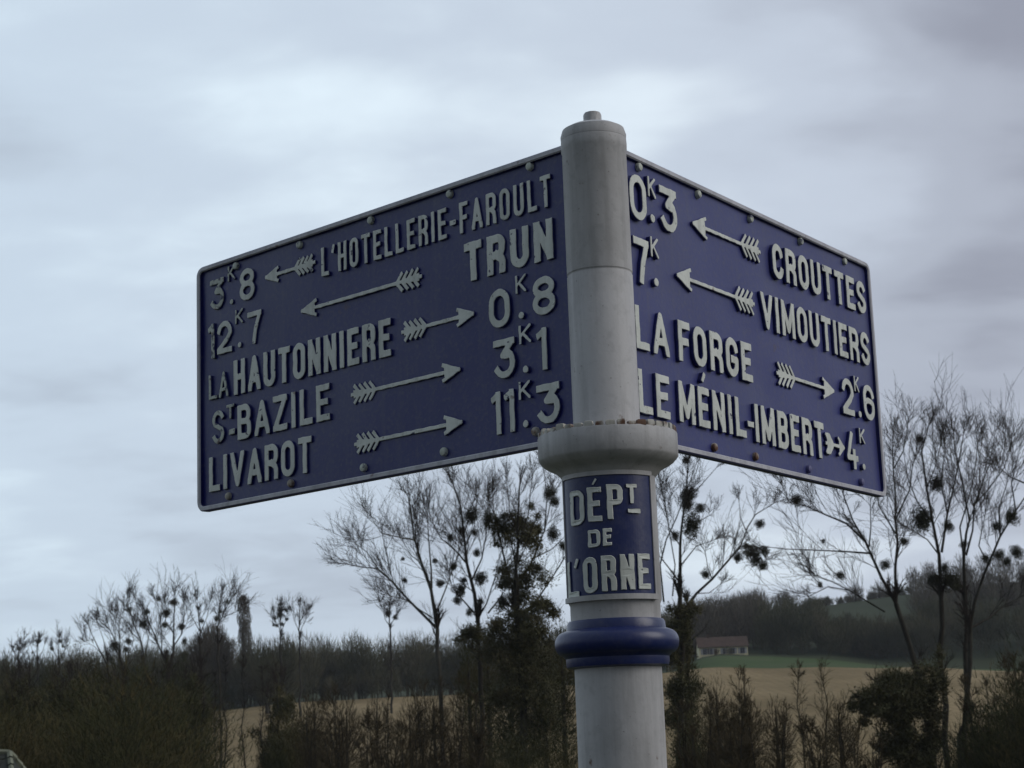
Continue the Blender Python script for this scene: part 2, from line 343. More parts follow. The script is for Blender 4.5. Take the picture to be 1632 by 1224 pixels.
# ------------------------------------------------------------------ glyphs: strokes -> smooth outline -> raised letter
def arc(cx_, cy_, r, a0, a1, ry=None, n=10):
    ry = ry or r
    return [(cx_+r*math.cos(R(a0+(a1-a0)*i/n)), cy_+ry*math.sin(R(a0+(a1-a0)*i/n))) for i in range(n+1)]
def glyph_paths(ch, a, b):
    """centre lines in an a x b box; closed paths end where they start"""
    r = a/2; q = min(a*0.42, b*0.2)
    if ch in 'O0':
        p = arc(r, b-r, r, 0, 180)+arc(r, r, r, 180, 360); return [p+[p[0]]]
    if ch == 'C': return [arc(r, b-r, r, 12, 180)+arc(r, r, r, 180, 348)]
    if ch == 'G': return [arc(r, b-r, r, 12, 180)+arc(r, r, r, 180, 360)+[(a, .44*b), (.58*a, .44*b)]]
    if ch == 'U': return [[(0, b)]+arc(r, r, r, 180, 360)+[(a, b)]]
    if ch == 'D':
        p = [(0, 0), (0, b)]+arc(a-q, b-q, q, 90, 0)+arc(a-q, q, q, 0, -90)+[(0, 0)]; return [p]
    if ch in 'RP':
        h = .47*b; k = min(q, (b-h)/2)
        bowl = [(0, b)]+arc(a-k, b-k, k, 90, 0)+arc(a-k, h+k, k, 0, -90)+[(0, h)]
        o = [[(0, 0), (0, b)], bowl]
        if ch == 'R': o.append([(.55*a, h), (.93*a, h-.14*b), (a, h-.24*b), (a, 0)])
        return o
    if ch == 'B':
        h = .52*b; k = min(q, .22*b)
        return [[(0, 0), (0, b)], [(0, b)]+arc(a*.94-k, b-k, k, 90, 0)+arc(a*.94-k, h+k, k, 0, -90)+[(0, h)],
                [(0, h)]+arc(a-k, h-k, k, 90, 0)+arc(a-k, k, k, 0, -90)+[(0, 0)]]
    if ch in 'EÉ': return [[(0, 0), (0, b)], [(0, b), (a, b)], [(0, .52*b), (.8*a, .52*b)], [(0, 0), (a, 0)]]
    if ch == 'F': return [[(0, 0), (0, b)], [(0, b), (a, b)], [(0, .50*b), (.8*a, .50*b)]]
    if ch == 'H': return [[(0, 0), (0, b)], [(a, 0), (a, b)], [(0, .5*b), (a, .5*b)]]
    if ch == 'I': return [[(a/2, 0), (a/2, b)]]
    if ch == 'L': return [[(0, b), (0, 0)], [(0, 0), (a, 0)]]
    if ch == 'T': return [[(0, b), (a, b)], [(a/2, b), (a/2, 0)]]
    if ch == 'N': return [[(0, 0), (0, b)], [(0, b*1.02), (a, -b*.02)], [(a, 0), (a, b)]]
    if ch == 'M': return [[(0, 0), (0, b)], [(0, b*1.02), (a/2, b*.12), (a, b*1.02)], [(a, 0), (a, b)]]
    if ch == 'V': return [[(-.02*a, b*1.05), (a/2, 0), (1.02*a, b*1.05)]]
    if ch == 'A': return [[(-.04*a, -b*.05), (a/2, b), (1.04*a, -b*.05)], [(.2*a, .27*b), (.8*a, .27*b)]]
    if ch == 'Z': return [[(0, b), (a, b)], [(a, b), (0, 0)], [(0, 0), (a, 0)]]
    if ch == 'K': return [[(0, 0), (0, b)], [(a*1.05, b*1.05), (0, .38*b)], [(.3*a, .55*b), (a*1.05, -b*.05)]]
    if ch == 'S': return [arc(r, b-r, r, 25, 180)+[(0, b-r-.03*b), (.12*a, .60*b), (.5*a, .5*b), (.88*a, .40*b), (a, r+.03*b)]+arc(r, r, r, 0, -155)]
    if ch == '1': return [[(a, 0), (a, b)], [(a, b), (0, b*.90)]]
    if ch == '2': return [arc(r, b-r, r, 165, 0)+[(a, b*.62), (.75*a, b*.42), (0, .06*b), (0, 0)], [(0, 0), (a, 0)]]
    if ch == '3': return [[(0, b), (a, b)], [(a, b), (.42*a, .60*b), (.7*a, .57*b)]+arc(r, r, r, 62, -150, ry=r*1.05)]
    if ch == '4': return [[(.50*a, b), (0, .26*b), (a, .26*b)], [(.72*a, .46*b), (.72*a, 0)]]
    if ch == '6':
        return [arc(r, b-r, r, 15, 180)+[(0, b*.4)]+arc(r, r, r, 180, 360)+[(a, .42*b)]+arc(r, .42*b, r, 0, 180, ry=.14*b)]
    if ch == '7': return [[(0, b), (a, b)], [(a, b), (.62*a, .45*b), (.45*a, 0)]]
    if ch == '8':
        t_ = arc(r, b-r*.94, r*.94, 0, 360, n=20, ry=b*.235); u_ = arc(r, .27*b, r, 0, 360, n=20, ry=.27*b)
        t_ = [(x, y-0.0*b+(-(b-r*.94)+b*.765)) for x, y in t_]
        return [t_, u_]
    return []
def sdf_paths(paths, sw, X, Y, clipbox=None):
    D = np.full(X.shape, 1e3)
    h = sw/2
    for p in paths:
        closed = abs(p[0][0]-p[-1][0])+abs(p[0][1]-p[-1][1]) < 1e-6
        for i in range(len(p)-1):
            (x0, y0), (x1, y1) = p[i], p[i+1]
            l = math.hypot(x1-x0, y1-y0)
            if l < 1e-6: continue
            tx, ty = (x1-x0)/l, (y1-y0)/l
            e0 = h if (i == 0 and not closed) else 0; e1 = h if (i == len(p)-2 and not closed) else 0
            s = (X-x0)*tx+(Y-y0)*ty; n = np.abs(-(X-x0)*ty+(Y-y0)*tx)
            D = np.minimum(D, np.maximum(np.maximum(-e0-s, s-l-e1), n-h))
            if i > 0 or closed: D = np.minimum(D, np.hypot(X-x0, Y-y0)-h)
    if clipbox: D = np.maximum(D, np.maximum(np.maximum(clipbox[0]-X, X-clipbox[2]), np.maximum(clipbox[1]-Y, Y-clipbox[3])))
    return D
def contours(D, xs, ys):
    """marching squares, linear interpolation, closed loops"""
    In = D < 0; segs = {}
    a = In[:-1, :-1]; b = In[:-1, 1:]; c = In[1:, 1:]; d = In[1:, :-1]
    code = a*1+b*2+c*4+d*8
    js, is_ = np.nonzero((code > 0) & (code < 15))
    def pt(j, i, e):
        if e == 0: j0, i0, j1, i1 = j, i, j, i+1
        elif e == 1: j0, i0, j1, i1 = j, i+1, j+1, i+1
        elif e == 2: j0, i0, j1, i1 = j+1, i, j+1, i+1
        else: j0, i0, j1, i1 = j, i, j+1, i
        t = D[j0, i0]/(D[j0, i0]-D[j1, i1])
        return (xs[i0]+(xs[i1]-xs[i0])*t, ys[j0]+(ys[j1]-ys[j0])*t)
    def key(j, i, e):
        return {0: ('h', j, i), 1: ('v', j, i+1), 2: ('h', j+1, i), 3: ('v', j, i)}[e]
    T = {1: [(3, 0)], 2: [(0, 1)], 3: [(3, 1)], 4: [(1, 2)], 5: [(3, 2), (1, 0)], 6: [(0, 2)], 7: [(3, 2)],
         8: [(2, 3)], 9: [(2, 0)], 10: [(0, 3), (2, 1)], 11: [(2, 1)], 12: [(1, 3)], 13: [(1, 0)], 14: [(0, 3)]}
    P = {}
    for j, i in zip(js, is_):
        for (e0, e1) in T[int(code[j, i])]:
            k0, k1 = key(j, i, e0), key(j, i, e1); P[k0] = pt(j, i, e0); P[k1] = pt(j, i, e1); segs[k0] = k1
    loops = []
    while segs:
        k0, k = segs.popitem(); loop = [P[k0]]
        while k != k0 and k in segs:
            loop.append(P[k]); k = segs.pop(k)
        if len(loop) > 6: loops.append(loop)
    return loops
def simplify(loop, tol=0.00012):
    def rdp(p):
        if len(p) < 3: return p
        (x0, y0), (x1, y1) = p[0], p[-1]; l = math.hypot(x1-x0, y1-y0) or 1e-9
        ds = [abs((x-x0)*(y1-y0)-(y-y0)*(x1-x0))/l for x, y in p[1:-1]]; m = max(range(len(ds)), key=ds.__getitem__)
        if ds[m] < tol: return [p[0], p[-1]]
        return rdp(p[:m+2])[:-1]+rdp(p[m+1:])
    n = len(loop)//2
    return rdp(loop[:n+1])[:-1]+rdp(loop[n:]+[loop[0]])[:-1]
def relief(name, paths, sw, w, h, depth, face_mat, side_mat, clip=True, extra=None, grid=0.0011, tris=None, bevel=0.0009):
    """raised solid of the strokes; local z=0 is the ground of the plate, z=depth the painted face"""
    m = 0.004
    x0, y0, x1, y1 = -m, -m, w+m, h+m
    if extra: x0, y0, x1, y1 = extra
    xs = np.arange(x0, x1, grid); ys = np.arange(y0, y1, grid); X, Y = np.meshgrid(xs, ys)
    D = sdf_paths(paths, sw, X, Y, (0, 0, w, h) if clip else None)
    if tris:
        for t3 in tris:
            E = np.full(X.shape, -1e3)
            for k in range(3):
                (ax_, ay_), (bx_, by_) = t3[k], t3[(k+1) % 3]; l = math.hypot(bx_-ax_, by_-ay_)
                E = np.maximum(E, ((X-ax_)*(by_-ay_)-(Y-ay_)*(bx_-ax_))/l)
            D = np.minimum(D, E)
    ph = rng.uniform(0, 6.28, 6)                   # uneven casting
    D = D + 0.00045*(np.sin(X*190+ph[0])*np.sin(Y*150+ph[1])+0.6*np.sin(X*420+ph[2]+Y*130)*np.sin(Y*380+ph[3]))
    D[0, :] = D[-1, :] = 1; D[:, 0] = D[:, -1] = 1
    want = float((D < 0).sum())*grid*grid; loops = [simplify(lp) for lp in contours(D, xs, ys)]
    for attempt in range(4):                       # the curve filler sometimes trips over a corner: check the area it filled
        me = fill_loops(name, loops, depth, bevel if attempt < 2 else 0.0)
        nf = len(me.polygons); no = np.empty(nf*3); me.polygons.foreach_get('normal', no); no = no.reshape(-1, 3)
        cen = np.empty(nf*3); me.polygons.foreach_get('center', cen); cen = cen.reshape(-1, 3); ar = np.empty(nf); me.polygons.foreach_get('area', ar)
        got = ar[(cen[:, 2] > depth*0.6) & (np.abs(no[:, 2]) > 0.35)].sum()
        if abs(got-want) < 0.13*want: break
        loops = [[(x+rng.normal()*2e-5, y+rng.normal()*2e-5) for x, y in lp] for lp in loops]
    me.materials.clear(); me.materials.append(face_mat); me.materials.append(side_mat)
    mi = np.where((cen[:, 2] > depth*0.6) & (np.abs(no[:, 2]) > 0.35), 0, 1).astype(np.int32)
    me.polygons.foreach_set('material_index', mi); me.name = name; me.update()
    return me
def fill_loops(name, loops, depth, bevel):
    cu = bpy.data.curves.new(name, 'CURVE'); cu.dimensions = '2D'; cu.fill_mode = 'BOTH'
    cu.extrude = (depth+0.002)/2-bevel; cu.bevel_depth = bevel; cu.bevel_resolution = 0; cu.offset = -bevel
    for lp in loops:
        if len(lp) < 4: continue
        sp = cu.splines.new('POLY'); sp.points.add(len(lp)-1)
        for pnt, (x, y) in zip(sp.points, lp): pnt.co = (x, y, 0, 1)
        sp.use_cyclic_u = True
    tmp = bpy.data.objects.new('tmp', cu); me = bpy.data.meshes.new_from_object(tmp)
    bpy.data.objects.remove(tmp); bpy.data.curves.remove(cu)
    nv = len(me.vertices); co = np.empty(nv*3); me.vertices.foreach_get('co', co); co = co.reshape(-1, 3)
    co[:, 2] += depth/2-0.001; me.vertices.foreach_set('co', co.ravel())
    me.update(); return me
NAMES = {'.': 'full_stop', "'": 'apostrophe', '-': 'hyphen', '´': 'accent'}
def char_mesh(ch, w, h, sw, depth, fm, sm):
    if ch == '.': return relief('full_stop', [[(w/2-1e-4, w/2), (w/2+1e-4, w/2), (w/2-1e-4, w/2)]], w*0.9, w, w, depth, fm, sm, clip=False, extra=(-.003, -.003, w+.003, w+.003))
    if ch == "'": return relief('apostrophe', [[(w*.65, h-sw*.4), (w*.35, h-sw*1.6)]], sw*.8, w, h, depth, fm, sm)
    if ch == '´': return relief('accent', [[(w*.7, h*.8), (w*.3, h*.2)]], sw*.6, w, h, depth, fm, sm, clip=False, extra=(-.02, -.02, w+.02, h+.02))
    if ch == '-': return relief('hyphen', [[(sw/2, h*.44), (w-sw/2, h*.44)]], sw, w, h, depth, fm, sm)
    P = [[(x+sw/2, y+sw/2) for x, y in p] for p in glyph_paths(ch, w-sw, h-sw)]
    return relief('letter' if ch.isalpha() else 'numeral', P, sw, w, h, depth, fm, sm)
WID = {'I': 0.36, "'": 0.38, '-': 0.62, 'M': 1.25, '1': 0.55, 'L': 0.88, 'E': 0.90, 'F': 0.88, 'T': 0.98, 'A': 1.08, 'V': 1.08, 'S': 0.98}
def layout(text, x0, x1, gap=0.27):
    ws = [WID.get(c, 1.0) for c in text]; tot = sum(ws)+gap*(len(text)-1); k = (x1-x0)/tot
    o = []; x = x0
    for c, w in zip(text, ws): o.append((c, x, w*k)); x += (w+gap)*k
    return o
def put_char(ch, x, y, w, h, sw, panel, zf, depth, fm, sm, slope=0.0):
    if ch == ' ': return
    me = char_mesh(ch, w, h, min(sw, w*0.95), depth, fm, sm)
    o = link(NAMES.get(ch, 'letter' if ch.isalpha() else 'numeral'), me, panel)
    o.location = (x, y, zf); o.rotation_euler = (0, 0, rng.normal(0, 0.006)); return o
def arrow_mesh(Ln, hh, depth, fm, sm, k=1.0):
    """pointing to +x, from 0 to Ln, centred on y=0"""
    fl = min(0.078*k, Ln*0.42); hd = min(0.046*k, Ln*.3)
    P = [[(0.006, 0), (fl, 0), (0.006, 0)]]
    P2 = [[(fl-.01, 0), (Ln-hd*.6, 0)]]
    nb = 4
    for i in range(nb):
        xb = 0.016+ (fl-0.016)*(i+0.6)/nb
        for s in (-1, 1): P2.append([(xb, 0), (xb-hh*.46, s*hh*.50)])
    for s in (-1, 1): P2.append([(Ln-.004, 0), (Ln-hd, s*hh*.46)])
    me = relief('arrow', P2+[[(0.002, 0), (fl, 0)]], 0.0078, Ln, hh, depth, fm, sm, clip=False, extra=(-.03, -hh, Ln+.012, hh),
                tris=[((Ln, 0), (Ln-hd*.95, hh*.33), (Ln-hd*.95, -hh*.33)), ((Ln, 0.0), (Ln-hd*.95, -hh*.33), (Ln-hd*.95, hh*.33)),
                      ((fl+.02, 0), (0.006, -.0085), (0.006, .0085)), ((fl+.02, 0), (0.006, .0085), (0.006, -.0085))])
    return me

# ------------------------------------------------------------------ the signpost
post = empty('signpost', (AX, AY, 0), 'blue and white cast iron corner signpost on a round post with two lettered panels', 'signpost')
Z0 = EYE
TH = lambda name, prof, mat, **k: link(name, lathe(name, prof, mat=mat, **k), post)
pole = TH('pole', [(0.0765, 0.22), (0.0765, 0.9), (0.0752, 1.4), (0.0745, Z0+0.142)], M_WHITE)
TH('base', [(0.15, 0.0), (0.15, 0.05), (0.125, 0.09), (0.105, 0.12), (0.10, 0.17), (0.090, 0.20), (0.090, 0.23), (0.078, 0.245)], M_BLUE_DEEP)
ringp = [(0.0755, Z0+0.136), (0.0870, Z0+0.139), (0.0885, Z0+0.145), (0.0885, Z0+0.153)]
for i in range(13):
    a = -78+i*13; ringp.append((0.0900+0.0165*math.cos(R(a)), Z0+0.1785+0.0205*math.sin(R(a))))
ringp += [(0.0850, Z0+0.2015), (0.0840, Z0+0.212), (0.0815, Z0+0.2165), (0.074, Z0+0.2175)]
TH('moulded_ring', ringp, M_BLUE_DEEP)
TH('neck', [(0.0775, Z0+0.215), (0.0775, Z0+0.243), (0.0805, Z0+0.249), (0.0800, Z0+0.36), (0.0795, Z0+0.466), (0.0800, Z0+0.48)], M_WHITE)
collar = TH('collar', [(0.0802, Z0+0.462), (0.0835, Z0+0.4655), (0.088, Z0+0.4715), (0.096, Z0+0.4775), (0.106, Z0+0.4825), (0.114, Z0+0.4875), (0.1195, Z0+0.4935), (0.1222, Z0+0.4975), (0.1222, Z0+0.5355), (0.1205, Z0+0.5385), (0.058, Z0+0.541)], M_WHITE)
TH('sleeve', [(0.0590, Z0+0.540), (0.0600, Z0+0.552), (0.0585, Z0+0.556), (0.0584, Z0+0.8245), (0.0570, Z0+0.8265), (0.0570, Z0+0.8285), (0.0584, Z0+0.8305), (0.0578, Z0+1.055), (0.0592, Z0+1.058), (0.0595, Z0+1.070), (0.0590, Z0+1.078)], M_WHITE)
TH('cap', [(0.0588, Z0+1.0785), (0.0595, Z0+1.086), (0.0560, Z0+1.0975), (0.0440, Z0+1.104), (0.0250, Z0+1.1075), (0.0100, Z0+1.1085)], M_WHITE)
TH('bolt', [(0.0165, Z0+1.106), (0.0165, Z0+1.127), (0.0150, Z0+1.131), (0.006, Z0+1.133)], M_WHITE, n=10)
# toothed rim of the collar
tm = MB()
w_, d_, hgt = 0.0135, 0.009, 0.0095
for z, k in ((0, 1.0), (hgt*.6, 1.0), (hgt*.92, .88), (hgt, .62)):
    for (sx, sy) in ((-1, -1), (1, -1), (1, 1), (-1, 1)): tm.v.append((sx*w_*.5*k, sy*d_*.5*k, z))
for i in range(3):
    for j in range(4): tm.f.append((i*4+j, i*4+(j+1) % 4, i*4+4+(j+1) % 4, i*4+4+j))
tm.f.append((12, 13, 14, 15)); tm.f.append((3, 2, 1, 0))
tooth = tm.mesh('tooth', M_RUSTY)
NT = 40
for i in range(NT):
    a = 2*math.pi*i/NT; o = link('tooth', tooth, collar)
    o.location = (0.1165*math.cos(a), 0.1165*math.sin(a), Z0+0.5375); o.rotation_euler = (0, 0, a+math.pi/2+rng.normal(0, .1))
    o.scale = (rng.uniform(.85, 1.2), 1, rng.uniform(.7, 1.2))

# curved plate with the name of the county
_n = math.hypot(AX, AY); camdir = Vector((-AX, -AY, 0))/_n; rightd = Vector((AY, -AX, 0))/_n
def cyl(phi, r, z): return camdir*(r*math.cos(phi)) + rightd*(r*math.sin(phi)) + Vector((0, 0, z))
def curved_box(p0, p1, r0, r1, z0, z1, n=40):
    m = MB()
    for i in range(n+1):
        ph = p0+(p1-p0)*i/n
        m.v += [tuple(cyl(ph, r0, z0)), tuple(cyl(ph, r1, z0)), tuple(cyl(ph, r1, z1)), tuple(cyl(ph, r0, z1))]
        if i:
            b = 4*i
            for j in range(4): m.f.append((b-4+j, b-4+(j+1) % 4, b+(j+1) % 4, b+j))
    m.f.append((3, 2, 1, 0)); m.f.append((4*n, 4*n+1, 4*n+2, 4*n+3)); return m
PL0, PL1 = R(-77), R(57)
ZT, ZB = Z0+0.4585, Z0+0.2560
pm = curved_box(PL0, PL1, 0.0780, 0.0812, ZB, ZT)
plate = link('county_plate', pm.mesh('county_plate', M_BLUE_DEEP), post)
fr = curved_box(PL0-0.05, PL1+0.06, 0.0778, 0.0838, ZT, ZT+0.008)
f2 = curved_box(PL0-0.05, PL1+0.06, 0.0778, 0.0862, ZB-0.009, ZB)
f3 = curved_box(PL1, PL1+0.075, 0.0779, 0.0834, ZB+.0001, ZT-.0001, 4); f4 = curved_box(PL0-0.06, PL0, 0.0779, 0.0834, ZB+.0001, ZT-.0001, 4)
for m2 in (f2, f3, f4): fr.add(m2.v, m2.f)
link('plate_frame', fr.mesh('plate_frame', M_WHITE), plate)
def bend(me, x0, z0, r):
    nv = len(me.vertices); co = np.empty(nv*3); me.vertices.foreach_get('co', co); co = co.reshape(-1, 3)
    for i in range(nv):
        p = cyl((co[i, 0]+x0)/r, r+co[i, 2], co[i, 1]+z0); co[i] = p
    me.vertices.foreach_set('co', co.ravel()); me.update()
RP = 0.0812
def plate_char(ch, a0, a1, z0, h, sw):
    w = (a1-a0)*RP
    me = char_mesh(ch, w, h, sw, 0.0032, M_LETTER, M_BLUE_DEEP); bend(me, a0*RP, z0, RP)
    return link(NAMES.get(ch, 'letter'), me, plate)
def asn(x, c, hw=76): return math.asin(max(-.985, min(.985, (x-c)/hw)))
def zfr(y):  # height of a point on the front of the neck seen at row y
    return Z0 + (at(972, y, AY-0.08).z-EYE)
for ch, xa, xb, yt, yb, s_ in (('D', 909, 931, 777, 833, .0095), ('E', 936, 958, 775, 830, .0095), ('P', 966, 991, 772, 828, .0095), ('T', 996, 1012, 772, 803, .0062), ('-', 998, 1017, 806, 822, .007),
                          ('D', 937, 956, 843, 871, .0062), ('E', 960, 974, 842, 870, .0062),
                          ('L', 906, 923, 889, 947, .0092), ("'", 915, 925, 886, 940, .008), ('O', 930, 952, 886, 944, .0095), ('R', 958, 981, 885, 942, .0095), ('N', 987, 1009, 884, 941, .0095), ('E', 1014, 1033, 883, 940, .0095)):
    c = 944+((yt+yb)/2-235)*.0485
    plate_char(ch, asn(xa, c), asn(xb, c), zfr(yb), zfr(yt)-zfr(yb), s_)
me = relief('accent', [[(.0075, .008), (.003, .001)]], .0038, .01, .01, .0032, M_LETTER, M_BLUE_DEEP, clip=False, extra=(-.004, -.004, .016, .016))
bend(me, asn(943, 971)*RP, zfr(771), RP); link('accent', me, plate)

# the two panels
PH = 0.55; ZBP = Z0+0.53963
def rounded(x0, x1, y0, y1, r_left, r_right, n=5):
    p = []
    for (cx_, cy_, a0, r) in ((x1-r_right, y1-r_right, 0, r_right), (x0+r_left, y1-r_left, 90, r_left), (x0+r_left, y0+r_left, 180, r_left), (x1-r_right, y0+r_right, 270, r_right)):
        if r < 1e-5: p.append((cx_, cy_)); continue
        p += [(cx_+r*math.cos(R(a0+90*i/n)), cy_+r*math.sin(R(a0+90*i/n))) for i in range(n+1)]
    return p
def panel(ang, left):
    e = Vector((math.cos(ang), math.sin(ang), 0)); X = -e if left else e
    Zn = X.cross(Vector((0, 0, 1)))
    mt = Matrix(((X.x, 0, Zn.x, 0), (X.y, 0, Zn.y, 0), (0, 1, 0, ZBP), (0, 0, 0, 1)))
    w = 1.18924 if left else 1.20816
    x0, x1 = (-w, -0.0575) if left else (0.0575, w)
    rl, rr = (0.022, 1e-6) if left else (1e-6, 0.022)
    # board with slight waviness
    nx, ny = 60, 28; m = MB()
    def surf(z, flip):
        b = len(m.v)
        for j in range(ny+1):
            for i in range(nx+1):
                u = x0+.006+(x1-x0-.012)*i/nx; v = .006+(PH-.012)*j/ny
                dz = 0.0011*math.sin(u*9+1)*math.sin(v*11) + 0.0007*math.sin(u*23+v*17)
                m.v.append((u, v, z+dz))
        for j in range(ny):
            for i in range(nx):
                q = (b+j*(nx+1)+i, b+j*(nx+1)+i+1, b+(j+1)*(nx+1)+i+1, b+(j+1)*(nx+1)+i)
                m.f.append(tuple(reversed(q)) if flip else q)
    surf(-0.0045, False); surf(-0.0115, True)
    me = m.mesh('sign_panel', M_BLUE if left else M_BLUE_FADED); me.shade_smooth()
    pn = link('sign_panel', me, post); pn.matrix_local = mt
    # rim: outer outline swept with a chamfered band, mitred; front lip painted white, outer side and back blue
    o = rounded(x0, x1, 0, PH, rl, rr)
    rw = 0.0115
    inn = rounded(x0+(rw if left else 0), x1-(0 if left else rw), rw, PH-rw, max(rl-rw, 1e-6) if left else 1e-6, 1e-6 if left else max(rr-rw, 1e-6))
    if left: pass
    def ringmesh():
        oo = rounded2(x0, x1, 0, PH, 0.022, left, 0)
        o2 = rounded2(x0, x1, 0, PH, 0.022, left, .0022)
        i2 = rounded2(x0, x1, 0, PH, 0.022, left, rw-.0022)
        i1 = rounded2(x0, x1, 0, PH, 0.022, left, rw)
        m = MB(); n = len(oo)
        sect = [(oo, -0.0125), (oo, 0.0018), (o2, 0.0045), (i2, 0.0045), (i1, 0.0018), (i1, -0.0125)]
        for (pp, z) in sect: m.v += [(x, y, z) for x, y in pp]
        k = len(sect)
        for s in range(k):
            s2 = (s+1) % k
            for i in range(n-1):
                m.f.append((s*n+i, s2*n+i, s2*n+i+1, s*n+i+1))
        me = m.mesh('rim', M_RIMW); me.materials.append(M_BLUE_RIM); me.materials.append(M_BLUE)
        for idx, f in enumerate(me.polygons):
            s = idx//(n-1)
            f.material_index = {0: 1, 1: 1, 2: 0, 3: 0, 4: 2, 5: 2}[s]
        return me
    def rounded2(x0, x1, y0, y1, r, left, ins, n=6):
        """open path: from the post along the top, round the outer end, back along the bottom"""
        if left: xs_, xe, sg = x1, x0, -1
        else: xs_, xe, sg = x0, x1, 1
        rr_ = max(r-ins, 0.003); X_ = xe-sg*ins; top = y1-ins; bot = y0+ins
        p = [(xs_, top)]
        steps = 24
        for i in range(1, steps): p.append((xs_+(X_-sg*rr_-xs_)*i/steps, top))
        for i in range(n+1):
            a = R(90-90*i/n); p.append((X_-sg*rr_+sg*rr_*math.cos(a), top-rr_+rr_*math.sin(a)))
        for i in range(1, 8): p.append((X_, top-rr_-(top-bot-2*rr_)*i/8))
        for i in range(n+1):
            a = R(-90*i/n); p.append((X_-sg*rr_+sg*rr_*math.cos(a), bot+rr_+rr_*math.sin(a)))
        for i in range(1, steps): p.append((X_-sg*rr_+(xs_-X_+sg*rr_)*i/steps, bot))
        p.append((xs_, bot)); return p
    link('rim', ringmesh(), pn)
    return pn
M_RIMW = white_paint('rim_paint', (0.55, 0.55, 0.60), (0.38, 0.38, 0.43), 0.68, 0.78)
A1, A2 = 2.376754, 0.975280
pl = panel(A1, True)
pr = panel(A2, False); pr['label'] = 'right panel with larger raised lettering'
pl['label'] = 'left panel with five rows of smaller lettering'
ZFACE = -0.0045; DEP = 0.0080; _dep = {True: 0.0055, False: 0.0080}
def word(pn, text, x0, x1, v0, v1, sw, mat=M_LETTER, gap=0.27, dv=0.0):
    n = len(text)
    for k, (c, x, w) in enumerate(layout(text, x0/1000, x1/1000, gap)):
        y = v0/1000 + dv/1000*k/max(1, n-1)
        put_char(c, x, y, w, (v1-v0)/1000, sw/1000, pn, ZFACE, _dep[pn is pl], mat, M_BLUE)
def one(pn, c, x0, x1, v0, v1, sw, mat=M_LETTER): put_char(c, x0/1000, v0/1000, (x1-x0)/1000, (v1-v0)/1000, sw/1000, pn, ZFACE, _dep[pn is pl], mat, M_BLUE)
def dot(pn, x, v, d=15, mat=M_LETTER): put_char('.', (x-d/2)/1000, (v-d/2)/1000, d/1000, d/1000, 5, pn, ZFACE, _dep[pn is pl], mat, M_BLUE)
def arrow(pn, tail, tip, v, hh=30, k=1.0, mat=M_LETTER):
    Ln = abs(tip-tail)/1000; me = arrow_mesh(Ln, hh/1000, _dep[pn is pl]*.85, mat, M_BLUE, k)
    o = link('arrow', me, pn); o.location = (tail/1000, v/1000, ZFACE)
    if tip < tail: o.rotation_euler = (0, 0, math.pi)
W_ = M_LETTER_WORN
# left panel (x = minus the distance from the post's axis, mm)
one(pl, '3', -1143, -1093, 443, 512, 11.5, W_); one(pl, 'K', -1079, -1053, 498, 532, 5.3, W_); dot(pl, -1066, 450, 12, W_); one(pl, '8', -1037, -985, 443, 514, 12.5)
arrow(pl, -784, -949, 480, 30, .9); word(pl, "L'HOTELLERIE-FAROULT", -762, -109, 443, 505, 9.0, gap=.36)
one(pl, '1', -1151, -1128, 335, 414, 11.5, W_); one(pl, '2', -1119, -1066, 340, 412, 12); one(pl, 'K', -1054, -1027, 397, 429, 5.3, W_); dot(pl, -1039, 349, 13); one(pl, '7', -1011, -963, 342, 414, 11.5)
arrow(pl, -462, -830, 383, 32, 1.0); word(pl, 'TRUN', -340, -109, 344, 421, 16.5)
one(pl, 'L', -1149, -1120, 244, 299, 7.5, W_); one(pl, 'A', -1113, -1080, 243, 300, 7.5, W_)
word(pl, 'HAUTONNIERE', -1060, -554, 240, 317, 14.0, gap=.25)
arrow(pl, -522, -320, 281, 32, .95)
one(pl, '0', -279, -224, 240, 314, 13.5); one(pl, 'K', -208, -181, 296, 330, 5.3); dot(pl, -196, 253, 15); one(pl, '8', -166, -109, 243, 315, 13.5)
one(pl, 'S', -1137, -1095, 143, 216, 10.5, W_); one(pl, 'T', -1086, -1060, 191, 223, 6.5, W_); one(pl, '-', -1078, -1058, 150, 178, 12, W_)
word(pl, 'BAZILE', -1048, -743, 140, 216, 13.5, gap=.26)
arrow(pl, -676, -362, 180, 32, 1.0)
one(pl, '3', -272, -216, 143, 217, 13); one(pl, 'K', -203, -173, 199, 234, 5.3); dot(pl, -190, 150, 15); one(pl, '1', -161, -135, 141, 220, 12.5)
word(pl, 'LIVAROT', -1150, -803, 40, 116, 13.5, gap=.24)
arrow(pl, -669, -361, 78, 32, 1.0)
one(pl, '1', -282, -257, 39, 120, 12.5); one(pl, '1', -248, -222, 39, 120, 12.5); one(pl, 'K', -209, -180, 96, 129, 5.3); dot(pl, -195, 49, 15); one(pl, '3', -166, -109, 42, 115, 13.5)
